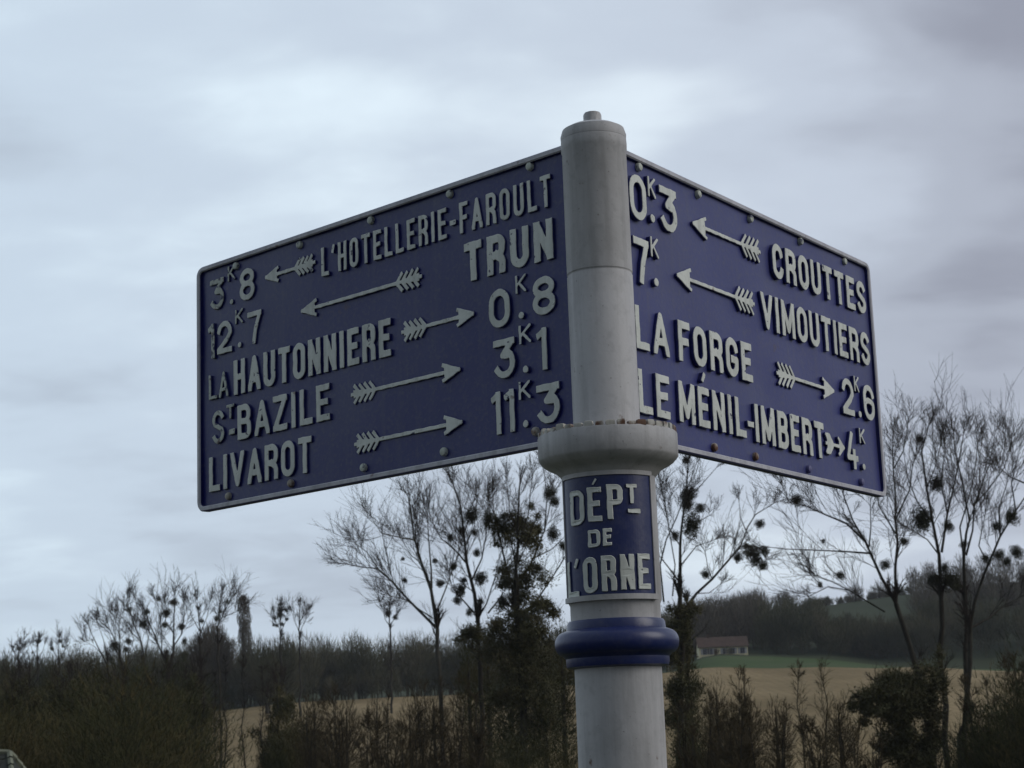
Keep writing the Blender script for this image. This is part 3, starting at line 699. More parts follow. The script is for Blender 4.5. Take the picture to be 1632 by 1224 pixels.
# right panel
one(pr, '0', 115, 176, 422, 510, 15); one(pr, 'K', 184, 213, 478, 518, 6.3); dot(pr, 197, 437, 18); one(pr, '3', 227, 292, 424, 511, 15)
arrow(pr, 643, 356, 463, 42, 1.15); word(pr, 'CROUTTES', 697, 1172, 420, 497, 15, gap=.26)
one(pr, '7', 119, 174, 300, 388, 15); one(pr, 'K', 183, 213, 360, 400, 6.3); dot(pr, 198, 313, 18)
arrow(pr, 601, 281, 344, 42, 1.15); word(pr, 'VIMOUTIERS', 629, 1172, 299, 377, 14.5, gap=.24)
word(pr, 'LA', 113, 234, 174, 256, 15); word(pr, 'FORGE', 270, 572, 175, 255, 15.5, gap=.27)
arrow(pr, 686, 964, 213, 42, 1.15)
one(pr, '2', 1003, 1063, 169, 252, 14); one(pr, 'K', 1071, 1097, 228, 264, 5.8); dot(pr, 1093, 178, 17); one(pr, '6', 1117, 1176, 170, 253, 14)
word(pr, 'LE', 112, 225, 55, 137, 15); word(pr, 'MENIL', 259, 529, 57, 136, 15, gap=.26); one(pr, '´', 352, 370, 146, 164, 15)
one(pr, '-', 537, 563, 54, 130, 12); word(pr, 'IMBERT', 568, 892, 54, 133, 15, gap=.26)
arrow(pr, 903, 997, 91, 38, .8); one(pr, '4', 1006, 1064, 48, 132, 13.5); one(pr, 'K', 1079, 1109, 111, 146, 5.8); dot(pr, 1093, 59, 16)
# rivets (bosses)
rvm = {}
for key, mt in (('w', M_LETTER_WORN), ('r', M_RUSTY), ('b', M_BLUE_RIM)):
    rvm[key] = lathe('rivet', [(0.0085, 0), (0.0085, 0.0045), (0.0070, 0.0072), (0.0035, 0.0085)], n=14, mat=mt)
for (u, v, k) in ((1051, 528, 'w'), (833, 528, 'w'), (607, 530, 'w'), (376, 530, 'w'), (161, 532, 'w'), (1084, 24, 'r'), (873, 25, 'r'), (645, 28, 'w'), (414, 28, 'w'), (173, 32, 'r')):
    o = link('rivet', rvm[k], pl); o.location = (-u/1000, v/1000, ZFACE)
for (u, v, k) in ((162, 530, 'w'), (391, 530, 'w'), (614, 529, 'w'), (850, 530, 'w'), (1077, 530, 'w'), (398, 24, 'r'), (570, 25, 'r'), (814, 25, 'b'), (1082, 24, 'b')):
    o = link('rivet', rvm[k], pr); o.location = (u/1000, v/1000, ZFACE)

# ------------------------------------------------------------------ trees
def unit(v): return v.normalized()
def perp(d):
    a = Vector((rng.normal(), rng.normal(), rng.normal())); a -= a.dot(d)*d
    return a.normalized() if a.length > 1e-4 else Vector((1, 0, 0))
UPV = Vector((0, 0, 1))
TWIG_R = [0.013]
def sprout(mb, p, d, ln, r, lvl, up=0.25, fork=(5, 4, 3), spread=0.66):
    """a branch and, from it, thinner ones"""
    tr = TWIG_R[0]*(1.15, .80, .58, .5)[min(lvl, 3)]; ns = 4 if lvl == 0 else 3 if lvl == 1 else 2
    pts = [p]; dd = d; step = ln/ns
    for i in range(ns):
        dd = unit(dd + perp(dd)*0.13 + UPV*up*0.22); p = p+dd*step; pts.append(p)
    r1 = max(r*0.35, tr*.75)
    rads = [r+(r1-r)*i/ns for i in range(ns+1)]
    mb.tube(pts, rads, 4 if lvl == 0 and r > .03 else 3)
    if lvl >= len(fork): return
    nc = fork[lvl]
    for k in range(nc):
        t = 0.10+0.88*(k+rng.random())/nc; s = t*ns; i = min(int(s), ns-1); q = pts[i].lerp(pts[i+1], s-i)
        bd = unit(pts[i+1]-pts[i]); nd = unit(bd + perp(bd)*spread*rng.uniform(.6, 1.3) + UPV*up*.35)
        sprout(mb, q, nd, ln*rng.uniform(.42, .85)*(1.12-.40*t), max(rads[i]*.55, tr), lvl+1, up, fork, spread)
def limb(tb, cb, pts, r0, r1, density=0.8, blen=3.0, fork=(4, 3), up=0.3, start=0.15, spread=0.75):
    # smooth the traced line a little
    P = [pts[0]]
    for i in range(len(pts)-1):
        a, b = pts[i], pts[i+1]; k = max(1, int((b-a).length/1.3))
        for j in range(1, k+1):
            q = a.lerp(b, j/k); jit = min(0.12, (b-a).length*.05)
            if j < k: q = q+Vector((rng.normal()*jit, rng.normal()*jit, rng.normal()*jit))
            P.append(q)
    n = len(P); rads = [r0+(r1-r0)*(i/(n-1))**0.8 for i in range(n)]
    tb.tube(P, rads, 6 if r0 > .12 else 5)
    tot = sum((P[i+1]-P[i]).length for i in range(n-1)); acc = 0
    for i in range(n-1):
        l = (P[i+1]-P[i]).length; t = acc/tot; acc += l
        if t < start: continue
        nb = rng.poisson(l*density*2.2)
        for _ in range(nb):
            q = P[i].lerp(P[i+1], rng.random()); bd = unit(P[i+1]-P[i])
            nd = unit(bd*0.9 + perp(bd)*spread*rng.uniform(.7, 1.5) + UPV*up)
            big = rng.random() < .16
            sprout(cb, q, unit(bd*1.2+perp(bd)*.5+UPV*up) if big else nd, blen*(rng.uniform(1.2, 1.7) if big else rng.uniform(.35, 1.0))*(1.1-.62*t), max(rads[i]*(.4 if big else .28), .012), 0, up, fork)
    # the tip
    bd = unit(P[-1]-P[-2])
    for _ in range(3): sprout(cb, P[-1], unit(bd+perp(bd)*.35+UPV*.15), blen*rng.uniform(.3, .5), max(r1*.8, .012), 0, up, fork)

def leafcloud(n, size, shape='ball', squash=1.0, hollow=0.12, n_=0):
    """n little bent leaves spread through a ball"""
    m = MB()
    d = rng.normal(size=(n, 3)); d /= np.linalg.norm(d, axis=1)[:, None]
    lob = 1+0.22*np.sin(d[:, 0]*4+1+n_*2)+0.20*np.sin(d[:, 2]*5+d[:, 1]*3+n_)
    rr = (hollow+(1-hollow)*rng.random(n)**0.55)*lob
    P = d*rr[:, None]; P[:, 2] *= squash
    for i in range(n):
        o = Vector(P[i]); ax = Vector(rng.normal(size=3)).normalized(); bx = perp(ax); s = size*rng.uniform(.6, 1.4)
        m.add([o-ax*s, o+bx*s*.42, o+ax*s, o-bx*s*.42], [(0, 1, 2), (0, 2, 3)])
    return m
mist = []
for k in range(4):
    m = leafcloud(2500, 0.08, n_=k)
    for _ in range(46):                           # forked stems radiating from the middle
        d = unit(Vector(rng.normal(size=3))); m.tube([Vector((0, 0, 0)), d*.55, d*.98+perp(d)*.1], [.018, .012, .006], 3)
    mist.append(m.mesh('mistletoe', M_MISTLE))
def mistletoe(tree, px, py, rpx, Y):
    p = at(px, py, Y+rng.uniform(-1, 1)); o = link('mistletoe', mist[rng.integers(4)], tree)
    o.location = p-tree.location; s = rpx*Y/FPX*1.3; o.scale = (s*rng.uniform(.8, 1.15), s*rng.uniform(.8, 1.15), s*rng.uniform(.75, 1.1)); o.rotation_euler = tuple(rng.uniform(0, 6.28, 3))
def ivy_mesh(blobs, Y, origin, dens=1.0, leaf=0.065, mat=None):
    """blobs: (px, py, rx, ry) of leafy clumps round limbs; real ellipsoids of small leaves"""
    m = MB()
    for (px, py, rx, ry) in blobs:
        c = at(px, py, Y+rng.uniform(-.8, .8)); ax_, az_ = rx*Y/FPX, ry*Y/FPX
        nl = int(dens*1900*(ax_*az_)**0.9+150)
        sub = max(6, int(ax_*az_*6)+5)
        cen = rng.normal(size=(sub, 3))*np.array([ax_*.52, ax_*.46, az_*.52])
        for i in range(nl):
            s_ = cen[rng.integers(sub)]; q = rng.normal(size=3)*np.array([ax_*.26, ax_*.26, az_*.24])
            o = c+Vector(s_+q)-origin; a = Vector(rng.normal(size=3)).normalized(); b = perp(a); s = leaf*rng.uniform(.6, 1.5)
            m.add([o-a*s, o+b*s*.6, o+a*s, o-b*s*.6], [(0, 1, 2), (0, 2, 3)])
            if i % 4 == 0: g = unit(a+UPV*.6); m.add([o-b*.02, o+b*.02, o+g*rng.uniform(.3, .8)], [(0, 1, 2)])
    return m.mesh('ivy', mat or M_IVY)
def traced_tree(label, Y, trunk, limbs, r, balls=(), ivy=(), group=None, top=None, blen=3.0, dens=.8, name='bare_tree', fork=(4, 3), spread=.75, bark=None, ivyd=1.0, extra=0):
    base = at(trunk[0][0], trunk[0][1], Y); base.z = terrain(base.x, base.y)-.1
    t = empty(name, base, label, 'tree', group)
    tb, cb = MB(), MB()
    if top is None and 90 < Y < 104: top = (760, .70)
    low = lambda py: py if not top or py > top[0] else top[0]-(top[0]-py)*top[1]
    J = lambda px, py, dy=0: at(px, low(py), Y+dy)-base
    T = [Vector((0, 0, 0))]+[J(*q) for q in trunk]; TWIG_R[0] = 0.0125*(Y/110)**.6
    limb(tb, cb, T, r*1.15, r*.75, density=0.12, blen=blen, fork=fork, spread=spread)
    for lm in limbs:
        rr = lm[0]; dy = rng.uniform(-3.0, 3.0); P = [J(x, y, dy*i/max(1, len(lm[1])-1)) for i, (x, y) in enumerate(lm[1])]
        limb(tb, cb, P, rr, max(rr*.28, .02), density=dens, blen=blen, fork=fork, spread=spread)
    link('trunk', tb.mesh('trunk', bark or M_BARK, True), t); link('crown', cb.mesh('crown', M_TWIG), t)
    if ivy: link('ivy', ivy_mesh(ivy, Y, base, ivyd), t)
    for (x, y, q) in balls: mistletoe(t, x, y, q, Y)
    return t
G_R = 'bare poplars hung with mistletoe beyond the signpost'
YA = 116
traced_tree('slender bare tree with one long limb reaching left, under the left panel', YA,
    [(708, 1225), (704, 1150), (701, 1080), (697, 1002)],
    [(.10, [(697, 1002), (650, 955), (625, 927), (602, 906), (572, 903), (550, 898)]), (.045, [(602, 906), (585, 880), (565, 865)]),
     (.13, [(697, 1002), (687, 940), (672, 898), (660, 858), (654, 807), (650, 790)]), (.06, [(660, 860), (640, 857), (608, 850), (594, 828)]),
     (.08, [(688, 937), (687, 905), (683, 858), (681, 815)]), (.06, [(695, 977), (711, 937), (722, 905), (735, 870)]),
     (.05, [(690, 985), (671, 973), (645, 955), (622, 950)]), (.04, [(672, 898), (655, 885), (645, 868)])],
    .17, [(702, 930, 6), (693, 894, 4), (642, 891, 3), (722, 904, 4), (645, 925, 4)], blen=3.3, dens=1.35, bark=M_BARK_PALE, fork=(5, 4), group=G_R)
traced_tree('bare tree dotted with mistletoe balls, between the long limbed and the ivy smothered tree', YA+2,
    [(768, 1225), (766, 1100), (762, 993)],
    [(.15, [(762, 993), (756, 945), (744, 898), (740, 858), (734, 807), (722, 772)]), (.07, [(762, 985), (776, 961), (789, 920), (798, 880)]),
     (.06, [(778, 977), (795, 955), (812, 930)]), (.07, [(756, 977), (735, 953), (720, 935)]), (.07, [(744, 898), (727, 878), (703, 858), (690, 835)]),
     (.07, [(752, 925), (768, 890), (775, 850), (778, 800)]), (.05, [(742, 870), (756, 840), (760, 795)])],
    .18, [(751, 822, 11), (735, 846, 6), (756, 849, 5), (733, 941, 11), (729, 957, 6), (718, 857, 5), (760, 881, 6), (724, 902, 5), (748, 976, 5), (766, 958, 4), (739, 925, 5)],
    blen=3.3, dens=1.3, fork=(5, 4), group=G_R)
traced_tree('dark tree smothered in ivy and mistletoe just left of the post', YA-4,
    [(838, 1225), (832, 1100), (824, 980)],
    [(.17, [(824, 980), (822, 910), (825, 840), (828, 775)]), (.09, [(823, 960), (806, 900), (795, 850), (785, 790)]), (.09, [(824, 940), (850, 890), (868, 845), (880, 790)]),
     (.08, [(826, 990), (860, 950), (890, 905), (905, 880)]), (.05, [(822, 900), (812, 850), (808, 770)]), (.05, [(826, 870), (842, 820), (848, 760)]),
     (.05, [(850, 890), (880, 875), (905, 850)]), (.05, [(868, 845), (872, 790), (866, 745)])],
    .24, [(803, 823, 5), (877, 787, 9), (884, 800, 7), (808, 926, 7), (881, 851, 10), (802, 957, 9), (766, 922, 9), (897, 870, 6), (778, 826, 10), (858, 905, 6)],
    [(829, 838, 22, 22), (850, 832, 13, 15), (806, 846, 15, 20), (786, 838, 9, 16), (838, 868, 26, 22), (829, 914, 26, 25), (812, 935, 14, 14), (845, 955, 30, 28), (828, 985, 30, 22), (800, 1000, 26, 18), (760, 1012, 28, 13),
     (850, 1005, 36, 30), (870, 975, 20, 18), (800, 1040, 42, 26), (855, 1050, 40, 30), (850, 1100, 36, 34), (805, 1110, 26, 30), (860, 1160, 34, 36), (830, 1200, 30, 30)],
    blen=2.7, dens=.6, fork=(5, 4), ivyd=1.0, group=G_R)
traced_tree('bare tree with stacked mistletoe clumps rising beside the right edge of the post', YA-2,
    [(1082, 1225), (1084, 1080), (1084, 953)],
    [(.13, [(1084, 953), (1084, 905), (1084, 871), (1086, 841), (1093, 790), (1097, 738)]), (.07, [(1058, 960), (1052, 900), (1062, 860), (1078, 826), (1101, 764), (1110, 738)]),
     (.06, [(1084, 930), (1066, 905), (1046, 880), (1040, 850)]), (.05, [(1072, 950), (1076, 900), (1060, 800), (1050, 760)]), (.04, [(1094, 800), (1120, 770), (1142, 745)]),
     (.04, [(1090, 850), (1112, 832), (1130, 822)]), (.05, [(1086, 900), (1110, 870), (1140, 860)]), (.04, [(1084, 870), (1066, 840), (1058, 800)])],
    .20, [(1097, 789, 12), (1095, 805, 10), (1103, 837, 14), (1116, 810, 7), (1076, 854, 6), (1093, 734, 6)],
    [(1088, 975, 20, 16), (1082, 1000, 24, 20), (1080, 1040, 20, 26), (1086, 1090, 20, 30), (1084, 1140, 18, 30), (1090, 1190, 22, 34)], blen=3.0, dens=.7, fork=(5, 5), ivyd=1.2, group=G_R)
traced_tree('bare leaning tree whose limb carries a cluster of mistletoe, right of the post', YA+6,
    [(1098, 1225), (1095, 1090), (1096, 965)],
    [(.11, [(1096, 965), (1110, 946), (1135, 923), (1161, 893), (1180, 871), (1191, 841), (1204, 820), (1232, 803)]), (.05, [(1180, 871), (1210, 872), (1222, 890)]),
     (.04, [(1135, 923), (1128, 905), (1124, 880)]), (.04, [(1191, 850), (1180, 825), (1178, 800)]), (.04, [(1110, 946), (1130, 945), (1150, 930)])],
    .16, [(1211, 835, 7), (1198, 880, 12), (1219, 878, 7), (1176, 888, 8), (1205, 893, 8), (1216, 902, 7), (1190, 870, 5), (1125, 915, 6)], blen=2.4, dens=.8, fork=(5, 4), group=G_R)
YF = 98
traced_tree('tall bare tree with limbs sweeping left under the right panel', YF,
    [(1489, 1225), (1466, 1084), (1451, 1033), (1428, 962)],
    [(.10, [(1428, 960), (1427, 906), (1427, 829), (1423, 727), (1423, 666)]), (.11, [(1426, 957), (1405, 921), (1380, 865), (1359, 829), (1344, 788)]),
     (.06, [(1390, 882), (1349, 879), (1308, 877), (1252, 875), (1226, 872)]), (.07, [(1378, 862), (1349, 834), (1313, 819), (1283, 806), (1257, 799), (1247, 775)]),
     (.05, [(1410, 975), (1380, 957), (1354, 941), (1324, 926), (1298, 916)]), (.05, [(1385, 872), (1388, 840), (1387, 799)]), (.035, [(1354, 941), (1320, 935), (1290, 950)]),
     (.05, [(1427, 829), (1450, 780), (1455, 730)]), (.05, [(1427, 850), (1400, 805), (1398, 770)]), (.04, [(1425, 740), (1440, 700), (1446, 650)])],
    .17, [(1270, 797, 9), (1339, 917, 7), (1411, 900, 8), (1441, 863, 5), (1312, 862, 3), (1307, 932, 4)],
    blen=2.8, dens=1.0, fork=(5, 4), group=G_R)
traced_tree('tall bare tree carrying the largest round mistletoe ball, right of the right panel', YF+2,
    [(1511, 1225), (1502, 1084), (1500, 957)],
    [(.12, [(1500, 957), (1497, 885), (1487, 834), (1477, 778), (1469, 702), (1480, 645)]), (.08, [(1501, 880), (1510, 819), (1522, 768), (1530, 710), (1536, 660)]),
     (.05, [(1487, 834), (1462, 800), (1446, 760), (1440, 700)]), (.05, [(1497, 885), (1478, 860), (1455, 845)]), (.05, [(1510, 819), (1500, 770), (1506, 700)]), (.04, [(1477, 778), (1490, 740), (1500, 680)])],
    .17, [(1470, 829, 18), (1493, 771, 10), (1466, 700, 6), (1512, 839, 7), (1487, 924, 9), (1515, 924, 14), (1505, 905, 6)], blen=2.8, dens=1.3, fork=(5, 4), group=G_R)
traced_tree('slim straight bare tree with twin stems, second of the trees right of the right panel', YF+5,
    [(1531, 1225), (1540, 1084), (1538, 957)],
    [(.10, [(1538, 957), (1536, 890), (1540, 850), (1545, 829), (1534, 768), (1522, 702), (1520, 660)]), (.07, [(1540, 885), (1553, 804), (1578, 727), (1586, 660)]),
     (.06, [(1536, 890), (1530, 840), (1552, 760), (1558, 690)]), (.05, [(1553, 804), (1575, 780), (1600, 740), (1612, 690)]), (.04, [(1545, 829), (1560, 790), (1562, 730), (1556, 665)])],
    .15, [(1525, 935, 6), (1536, 868, 5)], blen=2.6, dens=.85, fork=(5, 4), group=G_R)
traced_tree('bare tree leaning out to the right edge of the photo', YF-6,
    [(1535, 1225), (1540, 1120), (1546, 1000)],
    [(.10, [(1546, 1000), (1553, 960), (1568, 916), (1594, 855), (1619, 814), (1645, 775)]), (.07, [(1548, 1000), (1575, 985), (1600, 965), (1640, 944)]), (.05, [(1594, 855), (1592, 810), (1605, 770)]),
     (.05, [(1575, 900), (1560, 870), (1570, 820)]), (.04, [(1619, 814), (1612, 770), (1625, 700)]), (.05, [(1645, 775), (1610, 760), (1590, 735)])],
    .15, [(1589, 839, 7), (1612, 824, 9), (1591, 884, 8), (1571, 890, 7), (1620, 880, 8), (1605, 895, 6)], blen=2.8, dens=1.3, fork=(5, 4), group=G_R)
t = traced_tree('dark ivy clad shrubby tree with a rounded crown in front of the pale field', YF-4,
    [(1446, 1225), (1440, 1170), (1436, 1130)],
    [(.07, [(1436, 1130), (1415, 1105), (1400, 1090)]), (.07, [(1438, 1130), (1450, 1095), (1462, 1075)]), (.05, [(1436, 1140), (1470, 1120), (1490, 1100)])],
    .12, [], [(1408, 1112, 38, 24), (1385, 1130, 22, 20), (1432, 1095, 32, 28), (1455, 1105, 30, 34), (1440, 1135, 30, 24), (1475, 1125, 24, 26), (1418, 1085, 18, 14), (1450, 1165, 30, 22), (1425, 1190, 24, 24), (1478, 1175, 24, 34), (1455, 1215, 34, 24), (1495, 1090, 12, 34), (1375, 1118, 12, 10)], blen=1.5, dens=.6, name='ivy_clad_tree', ivyd=1.7)

# cluster far on the left
YL = 205; G_L = 'distant bare trees above the left hand woods'
def far_tree(label, trunk, limbs, r, balls=(), Y=YL, **k): return traced_tree(label, Y, trunk, limbs, r, balls, group=G_L, top=(1005, .72), blen=k.pop('blen', 3.2), dens=k.pop('dens', 1.2), fork=k.pop('fork', (4, 4)), **k)
far_tree('central tree of the distant left cluster, its crown full of mistletoe balls', [(272, 1180), (270, 1100), (267, 1058)],
    [(.16, [(270, 1065), (277, 1040), (277, 1002), (279, 950), (279, 926)]), (.12, [(266, 1060), (255, 1035), (245, 1009), (234, 975), (227, 950)]), (.10, [(273, 1050), (290, 1010), (294, 970), (293, 945)]),
     (.08, [(262, 1052), (258, 1010), (256, 960), (246, 935)]), (.07, [(277, 1010), (264, 985), (262, 945)])],
    .24, [(277, 960, 6), (265, 977, 7), (263, 996, 4), (289, 999, 5), (253, 955, 3), (234, 975, 4), (228, 995, 6), (294, 1022, 4), (294, 1045, 5)])
far_tree('distant tree with ascending limbs, third from the left in the left cluster', [(240, 1180), (236, 1100), (230, 1065)],
    [(.13, [(232, 1070), (228, 1039), (214, 993), (206, 960), (202, 938)]), (.09, [(230, 1050), (238, 1010), (228, 970)]), (.07, [(222, 1020), (200, 990), (190, 965)]), (.06, [(216, 1000), (220, 965), (216, 940)])],
    .2, [(206, 972, 4), (205, 1022, 5), (201, 1035, 4)], Y=YL+6)
far_tree('distant tree with a large low mistletoe ball, second from the left in the left cluster', [(204, 1180), (202, 1110), (199, 1079)],
    [(.11, [(200, 1085), (190, 1039), (176, 1005), (159, 984)]), (.07, [(196, 1060), (182, 1030), (170, 1000)]), (.07, [(192, 1045), (190, 1000), (180, 970)]), (.06, [(199, 1070), (206, 1040), (210, 1000)])],
    .18, [(183, 1029, 8), (177, 1050, 3)])
far_tree('distant low spreading tree, leftmost of the left cluster', [(178, 1180), (174, 1090), (171, 1060)],
    [(.09, [(172, 1062), (158, 1035), (147, 1012), (141, 995)]), (.06, [(171, 1055), (165, 1020), (155, 985)]), (.05, [(165, 1045), (150, 1030), (140, 1025)])], .14, [], Y=YL+4)
far_tree('distant bare tree with a thin upright leader, right part of the left cluster', [(322, 1180), (320, 1090), (319, 1030)],
    [(.10, [(319, 1035), (319, 1002), (316, 970), (315, 940)]), (.06, [(319, 1010), (330, 975), (334, 945)]), (.06, [(318, 1005), (306, 975), (300, 945)])], .17, [(316, 969, 3), (322, 990, 3)], Y=YL+8)
far_tree('distant bare tree behind the brown domed tree, beside the columnar poplar', [(352, 1180), (350, 1090), (348, 1030)],
    [(.10, [(348, 1030), (346, 996), (355, 972), (364, 945), (372, 923)]), (.06, [(349, 990), (350, 955), (353, 925)]), (.06, [(355, 975), (374, 965), (384, 950)])], .16, [(362, 959, 3), (345, 986, 4), (351, 975, 3)], Y=YL+2)
def dense_tree(label, px, pytop, rx, ry, Y, name, mat, n=1500, group=None, col=False, sp=1.0):
    """bare tree that reads as a solid brush of twigs"""
    b = at(px, pytop, Y); b.z = terrain(b.x, b.y)-.1
    t = empty(name, b, label, 'tree', group)
    top = at(px, pytop, Y)-b; H = top.z; RX = rx*Y/FPX; RY = ry*Y/FPX; c = Vector((top.x, 0, H-RY))
    tb = MB(); tb.tube([Vector((0, 0, 0)), Vector((c.x*.5, 0, c.z*.5)), c, Vector((c.x, 0, H-RY*.3))], [.2*sp, .16*sp, .12*sp, .03], 6)
    link('trunk', tb.mesh('trunk', M_BARK, True), t)
    cb = MB()
    for i in range(n):
        d = Vector(rng.normal(size=3)); d.normalize(); q = rng.random()**.45
        lob = 1+.10*math.sin(d.x*5+i % 3)+.08*math.sin(d.z*7)
        p = c+Vector((d.x*RX*q*lob, d.y*RX*q*lob, d.z*RY*q*lob))
        if col: g = unit(Vector((d.x*.25, d.y*.25, 1))+perp(UPV)*.28)
        else: g = unit(d*.7+UPV*.9+perp(d)*.3)
        if col: p.z = c.z+RY*(rng.random()*2-1)*.95; k_ = RX*rng.random()**.5*min(1, (1.0-(p.z-c.z)/RY)*5)**.5*(1+.12*math.sin(p.z*1.3)); a_ = rng.uniform(0, 6.28); p.x = c.x+k_*math.cos(a_)-(p.z-c.z-RY)*.05; p.y = k_*math.sin(a_)
        l = min(RX, RY)*rng.uniform(.25, .5)*(1.6 if col else .8)
        cb.tube([p-g*l*.5, p+g*l*.5], [.022*sp, .008*sp], 3)
    link('crown', cb.mesh('crown', mat), t); return t
dense_tree('brown dome shaped tree in front of the distant left cluster', 338, 996, 40, 45, 426, 'domed_tree', M_WOOD_HILL, 5200, sp=2.2)
dense_tree('tall narrow columnar poplar standing right of the distant left cluster', 387, 947, 11, 62, 432, 'columnar_poplar', M_WOOD_HILL, 2400, col=True, sp=2.2)
def small_far(label, px, ytop, ybase, wd, balls, Y=330, grp='small trees on the far left skyline'):
    h = ybase-ytop
    return traced_tree(label, Y, [(px, ybase+30), (px, ybase)], [(.16, [(px, ybase), (px-1, ybase-h*.5), (px+1, ytop)]), (.09, [(px, ybase-h*.1), (px-wd*.5, ybase-h*.5), (px-wd*.7, ybase-h*.75)]),
        (.09, [(px, ybase-h*.15), (px+wd*.5, ybase-h*.5), (px+wd*.7, ybase-h*.8)])], .2, balls, group=grp, blen=2.4, dens=1.2, fork=(5, 4))
small_far('thin skyline tree strung with dark mistletoe balls, right of the columnar poplar', 447, 963, 1018, 16, [(447, 963, 3), (447, 972, 4), (446, 980, 4), (438, 985, 3), (457, 987, 3), (441, 997, 3), (456, 973, 3), (450, 995, 3), (436, 996, 2)])
small_far('pale wispy skyline tree, second right of the columnar poplar', 478, 962, 1018, 18, [])
small_far('small skyline tree topped by one dark clump near the left edge', 60, 1018, 1058, 16, [(62, 1022, 3), (52, 1040, 2)])
small_far('small skyline tree with three small clumps, left of the distant cluster', 94, 1018, 1060, 16, [(96, 1022, 3), (83, 1034, 3), (100, 1030, 2)])
small_far('low skyline tree closest to the left edge of the photo', 30, 1028, 1060, 12, [(30, 1034, 3)])
small_far('faint skyline tree between the two panels of woodland left of the long limbed tree', 622, 945, 1005, 22, [(618, 977, 5), (630, 984, 4)])
# clumps on the hilltop to the right of the post
dense_tree('round bare tree on the hilltop, left one of the pair above the cottage', 1248, 941, 19, 17, 690, 'hilltop_tree', M_WOOD_HILL, 1300, group='trees on the hilltop', sp=3)
dense_tree('squarer dark tree on the hilltop, right one of the pair', 1291, 950, 17, 13, 690, 'hilltop_tree', M_WOOD_FAR, 1300, group='trees on the hilltop', sp=3)
dense_tree('faint bare tree further right along the hilltop', 1362, 930, 16, 14, 690, 'hilltop_tree', M_WOOD_HILL, 650, group='trees on the hilltop', sp=2.4)
dense_tree('faint broad bare tree on the hilltop beside the long left sweeping limbs', 1400, 927, 18, 16, 690, 'hilltop_tree', M_WOOD_HILL, 700, group='trees on the hilltop', sp=2.4)

# ------------------------------------------------------------------ far-off woods: one mass each, real trees inside
def wood(name, label, spots, hh, mat, twigs=420, tw=(1.1, 2.4), th=0.055):
    V, Fc = [], []; nv = 0
    for (x, y) in spots:
        z = terrain(x, y); h = hh*rng.uniform(.72, 1.12); cr = h*rng.uniform(.22, .32)
        n = twigs
        d = rng.normal(size=(n, 3)); d /= np.linalg.norm(d, axis=1)[:, None]; q = rng.random(n)**.5
        P = d*q[:, None]*np.array([cr, cr, h*.46])+np.array([x, y, z+h*.52])
        P[:, 0] += .35*np.sin(P[:, 2]*1.1+x)
        g = d*np.array([.5, .5, .25])+np.array([0, 0, .95])+rng.normal(size=(n, 3))*.28; g /= np.linalg.norm(g, axis=1)[:, None]
        l = rng.uniform(*tw, size=n)[:, None]; sd = np.cross(g, rng.normal(size=(n, 3))); sd /= np.linalg.norm(sd, axis=1)[:, None]
        A = P-sd*th; B = P+sd*th; C = P+g*l
        V.append(np.stack([A, B, C], 1).reshape(-1, 3)); Fc.append(np.arange(3*n).reshape(-1, 3)+nv); nv += 3*n
        # stem
        s = h*.013; ring = np.array([(s, 0, 0), (-s/2, s*.87, 0), (-s/2, -s*.87, 0)])
        lo = ring+np.array([x, y, z-.3]); hi = ring*.3+np.array([x, y, z+h*.85]); V.append(np.vstack([lo, hi]))
        Fc.append(np.array([(0, 1, 4), (0, 4, 3), (1, 2, 5), (1, 5, 4), (2, 0, 3), (2, 3, 5)])+nv); nv += 6
    V = np.vstack(V); Fc = np.vstack(Fc).astype(np.int32)
    me = bpy.data.meshes.new(name); me.vertices.add(len(V)); me.vertices.foreach_set('co', V.ravel().astype(np.float32))
    me.loops.add(Fc.size); me.loops.foreach_set('vertex_index', Fc.ravel()); me.polygons.add(len(Fc))
    me.polygons.foreach_set('loop_start', np.arange(0, Fc.size, 3, dtype=np.int32)); me.update(calc_edges=True); me.materials.append(mat)
    o = link(name, me, kind='stuff'); tag(o, label, 'woodland'); return o
def spots_px(x0, x1, r0, r1, n):
    o = []
    for _ in range(n):
        px = rng.uniform(x0, x1); r = rng.uniform(r0, r1); e = edge_r(px)-420
        o.append(((px-816)/FPX*(r+e), r+e))
    return o
wood('woodland', 'long dark belt of bare woodland along the top of the field, left of the post', spots_px(-320, 1060, 424, 470, 430), 14.5, M_WOOD_FAR, 620)
wood('woodland_edge', 'thick low growth at the foot of the woodland belt', spots_px(-320, 1060, 421, 430, 260), 6.0, M_WOOD_FAR, 420, tw=(.6, 1.3))
wood('woodland', 'bare wooded slope rising behind the cottage', spots_px(1020, 1195, 505, 600, 190), 14, M_WOOD_HILL, 380, th=.075)
wood('woodland', 'dark hedgerow wood along the foot of the right hand hill', spots_px(1190, 1290, 482, 520, 40)+spots_px(1450, 2050, 482, 520, 170), 12.5, M_WOOD_FAR, 560, th=.07)
wood('woodland', 'lower dark hedgerow wood below the green hillside', spots_px(1285, 1455, 482, 505, 75), 9.0, M_WOOD_FAR, 520, th=.07)
wood('woodland', 'bare wood covering the upper hillside at the right edge', spots_px(1440, 2150, 560, 690, 220), 12, M_WOOD_HILL, 360, th=.08)
wood('hilltop_hedge', 'low dark hedge along the brow of the hill', spots_px(1200, 1440, 690, 705, 130), 4.0, M_WOOD_FAR, 160, tw=(.5, 1.2), th=.07)
